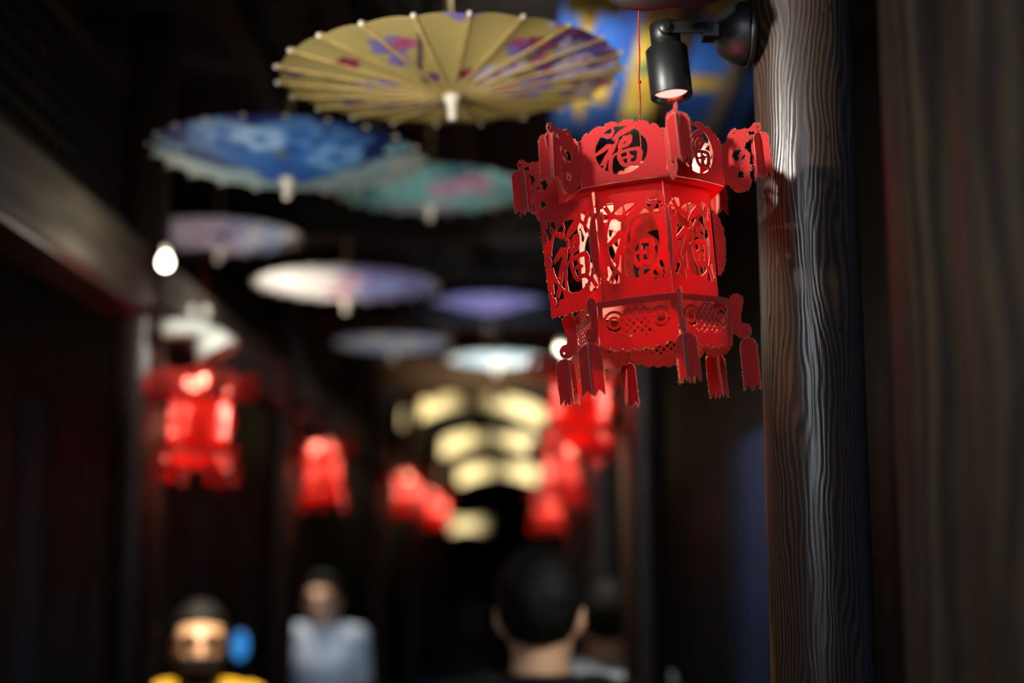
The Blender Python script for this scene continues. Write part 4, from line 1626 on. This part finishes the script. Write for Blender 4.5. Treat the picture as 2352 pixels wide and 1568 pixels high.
def person(name, loc, face_deg, height, label, shirt, trousers, hair, pose, female=False, head_turn=0, extra=None):
    """Standing or walking figure; canonical height 1.70, facing -y."""
    root = empty('person')
    sw = 0.94 if female else 1.0
    k = height / 1.70
    sh_x = 0.166 * sw
    jl = {}
    for s in (-1, 1):
        A = pose['arm'][0 if s < 0 else 1]       # forward swing, elbow bend (deg)
        sho = Vector((s * sh_x, 0.0, 1.385))
        f1, f2 = R(A[0]), R(A[0] + A[1])
        out = R(9)
        elb = sho + 0.275 * Vector((s * math.sin(out), -math.sin(f1), -math.cos(f1)))
        wri = elb + 0.245 * Vector((s * 0.04, -math.sin(f2), -math.cos(f2)))
        hd = (wri - elb).normalized()
        L = pose['leg'][0 if s < 0 else 1]       # thigh swing, knee bend
        hip = Vector((s * 0.092, 0, 0.90))
        g1, g2 = R(L[0]), R(L[0] - L[1])
        kne = hip + 0.425 * Vector((s * 0.01, -math.sin(g1), -math.cos(g1)))
        ank = kne + 0.405 * Vector((0, -math.sin(g2), -math.cos(g2)))
        jl[s] = (sho, elb, wri, hd, hip, kne, ank)
    drop = min(jl[s][6].z for s in (-1, 1)) - 0.075
    bm = bmesh.new()
    ell_rings(bm, [(0, 0, .82, .12, .09), (0, 0, .88, .165 * sw, .11), (0, .0, .96, .16 * sw, .105), (0, 0, 1.06, .135 * sw, .092), (0, -.005, 1.16, .145 * sw, .1),
                   (0, -.005, 1.27, .165 * sw, .108), (0, 0, 1.35, .165 * sw, .09), (0, .005, 1.405, .12 * sw, .07), (0, .008, 1.44, .065, .058), (0, .005, 1.50, .054, .056), (0, 0, 1.55, .05, .055)])
    for s in (-1, 1):
        sho, elb, wri, hd, hip, kne, ank = jl[s]
        sphere_tube(bm, [sho - Vector((s * .05, 0, -.01)), sho, sho.lerp(elb, .5), elb, elb.lerp(wri, .35), wri], [.05 * sw, .05 * sw, .044 * sw, .036 * sw, .037 * sw, .025 * sw])
        sphere_tube(bm, [hip, hip.lerp(kne, .4), kne, kne.lerp(ank, .35), ank], [.08, .076, .055, .055, .036])
        sphere_tube(bm, [ank + Vector((0, .03, -.035)), ank + Vector((0, -.05, -.035)), ank + Vector((0, -.15, -.05))], [.036, .036, .026])
        # palm, four fingers and a thumb
        x, y = frame_of(hd)
        side = Vector((0, -1, 0)) - hd * hd.dot(Vector((0, -1, 0))); side.normalize()
        inw = Vector((-s, 0, 0)) - hd * hd.dot(Vector((-s, 0, 0))); inw = (inw - side * inw.dot(side)).normalized()
        for q in (-.027, -.009, .009, .027):
            sphere_tube(bm, [wri + side * q * .6, wri + hd * .05 + side * q, wri + hd * .088 + side * q], [.014, .0135, .0115], 8)
        for q, l in ((-.03, .062), (-.0105, .074), (.0095, .08), (.03, .072)):
            b0 = wri + hd * .086 + side * q
            c1 = b0 + hd * l * .45 + inw * l * .12
            c2 = c1 + hd * l * .3 + inw * l * .22
            c3 = c2 + hd * l * .15 + inw * l * .25
            sphere_tube(bm, [b0, c1, c2, c3], [.0095, .009, .008, .007], 8)
        t0 = wri + hd * .022 + side * .022
        sphere_tube(bm, [t0, t0 + hd * .03 + side * .022 + inw * .008, t0 + hd * .058 + side * .026 + inw * .018], [.0125, .0115, .009], 8)
    # head
    H = Vector((0, -.012, 1.568))
    hm = bmesh.new()
    ball(hm, (0, .018, .03), .092, 24, 16, (.84, 1.04, 1.05))
    ell_rings(hm, [(0, -.02, -.118, .022, .024), (0, -.026, -.108, .042, .046), (0, -.02, -.08, .058, .062), (0, -.012, -.04, .066, .072), (0, -.006, 0, .071, .08), (0, 0, .04, .072, .085)], 24)
    sphere_tube(hm, [(0, -.082, .02), (0, -.094, -.008), (0, -.104, -.028)], [.009, .0105, .0135], 10)
    for s in (-1, 1):
        ball(hm, (s * .011, -.096, -.03), .009, 8, 6)
        sphere_tube(hm, [(s * .008, -.086, .028), (s * .03, -.086, .034), (s * .05, -.07, .03)], [.009, .009, .008], 8)
        ball(hm, (s * .04, -.054, -.024), .022, 12, 8, (1, .8, 1.0))
        sphere_tube(hm, [(s * .071, .01, .022), (s * .082, .024, .018), (s * .083, .024, -.01), (s * .074, .012, -.03)], [.009, .01, .009, .008], 8)
    sphere_tube(hm, [(-.02, -.082, -.062), (0, -.089, -.06), (.02, -.082, -.062)], [.007, .0085, .007], 8)
    ball(hm, (0, -.064, -.102), .018, 10, 8)
    tm = bpy.data.meshes.new('t'); hm.to_mesh(tm); hm.free()
    rot = Matrix.Translation(H) @ Matrix.Rotation(R(head_turn), 4, 'Z')
    tm.transform(rot); bm.from_mesh(tm); bpy.data.meshes.remove(tm)
    fuse(bm, 'body', .0075, 3, M['skin'], root)

    def place(o):
        o.parent = root
        o.matrix_local = rot
        return o
    for s in (-1, 1):
        e = bmesh.new(); ball(e, (s * .031, -.071, .006), .0115, 12, 8, (1.2, 1, .75)); place(obj('eye', e, M['eyewhite'], root, True))
        e = bmesh.new(); ball(e, (s * .031, -.0795, .006), .0052, 10, 8, (1, .7, 1)); place(obj('iris', e, M['iris'], root, True))
        e = bmesh.new(); tube(e, [(s * .014, -.092, .036), (s * .032, -.09, .042), (s * .052, -.074, .034)], [.003, .0042, .002], 8); place(obj('eyebrow', e, M['hair'], root, True))
    e = bmesh.new(); tube(e, [(-.022, -.085, -.062), (-.008, -.0955, -.058), (0, -.096, -.0595), (.008, -.0955, -.058), (.022, -.085, -.062)], [.002, .0045, .0045, .0045, .002], 8)
    tube(e, [(-.02, -.085, -.065), (0, -.096, -.0685), (.02, -.085, -.065)], [.002, .0055, .002], 8); place(obj('lips', e, M['lips'], root, True))
    # hair
    hb = bmesh.new()
    ball(hb, (0, .026, .042), .099, 28, 18, (.87, 1.06, 1.04))
    vs = [v for v in hb.verts]
    for v in vs:
        front = v.co.y < -.02
        if front and v.co.z < .072: v.co.y = max(v.co.y, -.02) + .03; v.co.x *= .86
        v.co += v.co.normalized() * random.uniform(-.002, .003)
        if v.co.z < -.01 and not front:
            v.co.z = max(v.co.z, -.085)
    if hair == 'long':
        ell_rings(hb, [(0, .07, -.32, .07, .022), (0, .075, -.24, .095, .035), (0, .06, -.12, .102, .05), (0, .05, 0, .098, .06), (0, .04, .06, .085, .06)], 20)
        for s in (-1, 1):
            sphere_tube(hb, [(s * .075, -.005, .07), (s * .088, .0, 0), (s * .09, .01, -.12), (s * .085, .02, -.24)], [.02, .026, .03, .02], 10)
    elif hair == 'tied':
        ball(hb, (0, .135, .06), .04, 12, 8)
    else:
        sphere_tube(hb, [(-.055, -.045, .098), (0, -.06, .108), (.055, -.045, .098)], [.016, .018, .016], 8)
    h = fuse(hb, 'hair', .006, 2, M['hair'], root)
    h.matrix_local = rot
    # shirt
    bm = bmesh.new()
    g = .012
    ell_rings(bm, [(0, 0, .86, .196 * sw, .136), (0, 0, .96, .186 * sw, .13), (0, 0, 1.06, .155 * sw, .108), (0, -.005, 1.16, .162 * sw, .114), (0, -.005, 1.27, .18 * sw, .12),
                   (0, 0, 1.35, .178 * sw, .102), (0, .006, 1.41, .14 * sw, .084), (0, .01, 1.44, .08, .072), (0, .012, 1.466, .068, .066)])
    for s in (-1, 1):
        sho, elb, wri = jl[s][:3]
        end = sho.lerp(elb, .78) if shirt[1] == 'short' else elb
        pts = [sho - Vector((s * .06, 0, -.012)), sho + Vector((s * .004, 0, .004)), sho.lerp(elb, .4), end]
        rad = [.071 * sw, .068 * sw, .06 * sw, .055 * sw]
        if shirt[1] == 'long':
            pts += [elb.lerp(wri, .5), elb.lerp(wri, .97)]; rad += [.048, .04]
        tube(bm, pts, rad, 14)
        ball(bm, pts[1], rad[1], 12, 8)
        ball(bm, pts[0], rad[0], 12, 8)
    fuse(bm, 'shirt', .0085, 3, shirt[0], root)
    bm = bmesh.new()
    ell_rings(bm, [(0, 0, .80, .165, .116), (0, 0, .86, .184 * sw, .127), (0, 0, .95, .176 * sw, .122), (0, 0, .985, .166 * sw, .114)])
    for s in (-1, 1):
        hip, kne, ank = jl[s][4:]
        tube(bm, [hip + Vector((0, 0, .02)), hip.lerp(kne, .4), kne, kne.lerp(ank, .5), ank + Vector((0, 0, .03))], [.1, .092, .07, .066, .058], 14)
        ball(bm, kne, .07, 12, 8)
    fuse(bm, 'trousers', .0085, 3, trousers, root)
    for s in (-1, 1):
        ank = jl[s][6]
        bm = bmesh.new()
        sphere_tube(bm, [ank + Vector((0, .035, -.035)), ank + Vector((0, -.05, -.035)), ank + Vector((0, -.16, -.048))], [.042, .043, .033])
        box(bm, ank + Vector((-.042, -.195, -.085)), ank + Vector((.042, .075, -.06)))
        fuse(bm, 'shoe', .007, 2, M['shoe'], root)
    if extra:
        extra(root, jl, rot)
    root.matrix_world = Matrix.Translation((loc[0], loc[1], -drop * k + 0.012 * k)) @ Matrix.Rotation(R(face_deg), 4, 'Z') @ Matrix.Scale(k, 4)
    tag(root, label, 'person')
    return root


M['shoe'] = mat('dark_shoes', rgb(40, 38, 40), 0.5)
STAND = {'arm': [(4, 10), (-4, 12)], 'leg': [(0, 0), (0, 0)]}
WALK = {'arm': [(20, 18), (-18, 12)], 'leg': [(-14, 12), (18, 4)]}
black_t = cloth('black_cotton', rgb(20, 20, 23))
white_t = cloth('white_cotton', rgb(198, 208, 216))
yellow_t = cloth('yellow_cotton', rgb(226, 178, 44))
navy_t = cloth('navy_cotton', rgb(40, 50, 80))
grey_t = cloth('grey_blue_cotton', rgb(150, 164, 174))
jeans = cloth('denim', rgb(50, 58, 78))
darkp = cloth('dark_trousers', rgb(34, 33, 36))


def mask_of(root, jl, rot):
    """Dark cloth mask over nose tip, mouth and chin."""
    bm = bmesh.new()
    rows = []
    for iz in range(8):
        z = -.022 - .1 * iz / 7
        row = []
        for ia in range(15):
            a = R(-78 + 156 * ia / 14)
            zz = z - .012 * abs(math.sin(a)) * (1 if iz == 0 else 0)
            bulge = (.104 if iz < 5 else .104 - .012 * (iz - 4)) * (1 - .10 * abs(math.sin(a)))
            row.append((.80 * bulge * math.sin(a), -.008 - bulge * math.cos(a), zz))
        rows.append(row)
    f = [[bm.verts.new(p) for p in r] for r in rows]
    b = [[bm.verts.new((p[0] * .97, p[1] * .97 + .0, p[2])) for p in r] for r in rows]
    for i in range(7):
        for j in range(14):
            bm.faces.new((f[i][j], f[i][j + 1], f[i + 1][j + 1], f[i + 1][j]))
            bm.faces.new((b[i][j], b[i + 1][j], b[i + 1][j + 1], b[i][j + 1]))
    for i in range(7):
        for j in (0, 14):
            bm.faces.new((f[i][j], f[i + 1][j], b[i + 1][j], b[i][j]))
    for j in range(14):
        for i in (0, 7):
            bm.faces.new((f[i][j], f[i][j + 1], b[i][j + 1], b[i][j]))
    o = obj('face_mask', bm, M['mask'], root, True)
    o.matrix_local = rot
    for s in (-1, 1):
        e = bmesh.new(); tube(e, [(s * .081, -.03, -.04), (s * .088, .0, -.01), (s * .088, .02, .02)], .0016, 6)
        o2 = obj('ear_loop', e, M['mask'], root); o2.matrix_local = rot


M['mask'] = cloth('dark_mask_cloth', rgb(40, 28, 26))


def rim_band_of(root, jl, rot):  # blue band modelled to stand in for sky rim light on the shoulder
    bm = bmesh.new()
    pts = []
    for i in range(15):
        a = math.pi * (0.02 + .96 * i / 14)
        pts.append(Vector((.135, .136 * math.cos(a) + .006, 1.235 + .192 * math.sin(a))))
    prev = None
    for p in pts:
        cur = [bm.verts.new(p + Vector((dx, 0, dz))) for dx, dz in ((-.02, 0), (.02, -.012), (.02, -.004), (-.02, .008))]
        if prev:
            for q in range(4):
                bm.faces.new((prev[q], prev[(q + 1) % 4], cur[(q + 1) % 4], cur[q]))
        else: bm.faces.new(cur)
        prev = cur
    bm.faces.new(prev[::-1])
    o = obj('sky_rim_band', bm, M['bluerim'], root)
    o['label'] = 'blue band standing in for sky rim light on the shoulder'


M['bluerim'] = cloth('blue_rim_light', rgb(50, 96, 190))

# (pixel of the eyes, depth, height)
def foot_xy(px, d):
    p = P(px, 1400, d)
    return (p.x, p.y)


person('woman', foot_xy(462, 4.25), 10, 1.585, 'person in a yellow top facing the camera with brightly lit forehead and dark mask', (yellow_t, 'short'), jeans, 'tied', WALK, True, 4, mask_of)
person('man', foot_xy(738, 6.6), 12, 1.63, 'person in a white short-sleeved shirt standing under the red lantern', (white_t, 'short'), darkp, 'short', STAND, False, -16)
person('man', foot_xy(1240, 2.84), 174, 1.725, 'dark-haired person in a black shirt seen from behind with added blue rim light band', (black_t, 'short'), darkp, 'short', WALK, False, 0, rim_band_of)
person('woman', foot_xy(1088, 4.5), 186, 1.575, 'person with long black hair seen from behind, left of the man in black', (navy_t, 'short'), darkp, 'long', WALK, True, 0)
bpy.data.objects  # keep order
person('woman', foot_xy(1392, 4.0), 150, 1.635, 'person in a pale grey blue top half hidden behind the man in black', (grey_t, 'short'), jeans, 'short', STAND, True, 30)
# lamps over the walkers; the last is an added cool fill
lamp('walk_light', 'SPOT', P(475, 1150, 4.0) + Vector((0, 0, 0.3)), P(462, 1450, 4.2), 100, WARM, 0.03, 50, 0.7)
lamp('walk_light', 'SPOT', P(700, 1180, 6.5) + Vector((0, 0, 0.2)), P(735, 1450, 6.6), 26, NEUT, 0.04, 40, 0.7)
lamp('walk_light', 'SPOT', P(1480, 1290, 2.4) + Vector((0.12, 0, 0.2)), P(1270, 1490, 2.84), 9, NEUT, 0.04, 40, 0.7)
lamp('walk_light', 'SPOT', P(860, 1300, 5.6), P(765, 1500, 6.6), 14, COOL, 0.05, 30, 0.8)
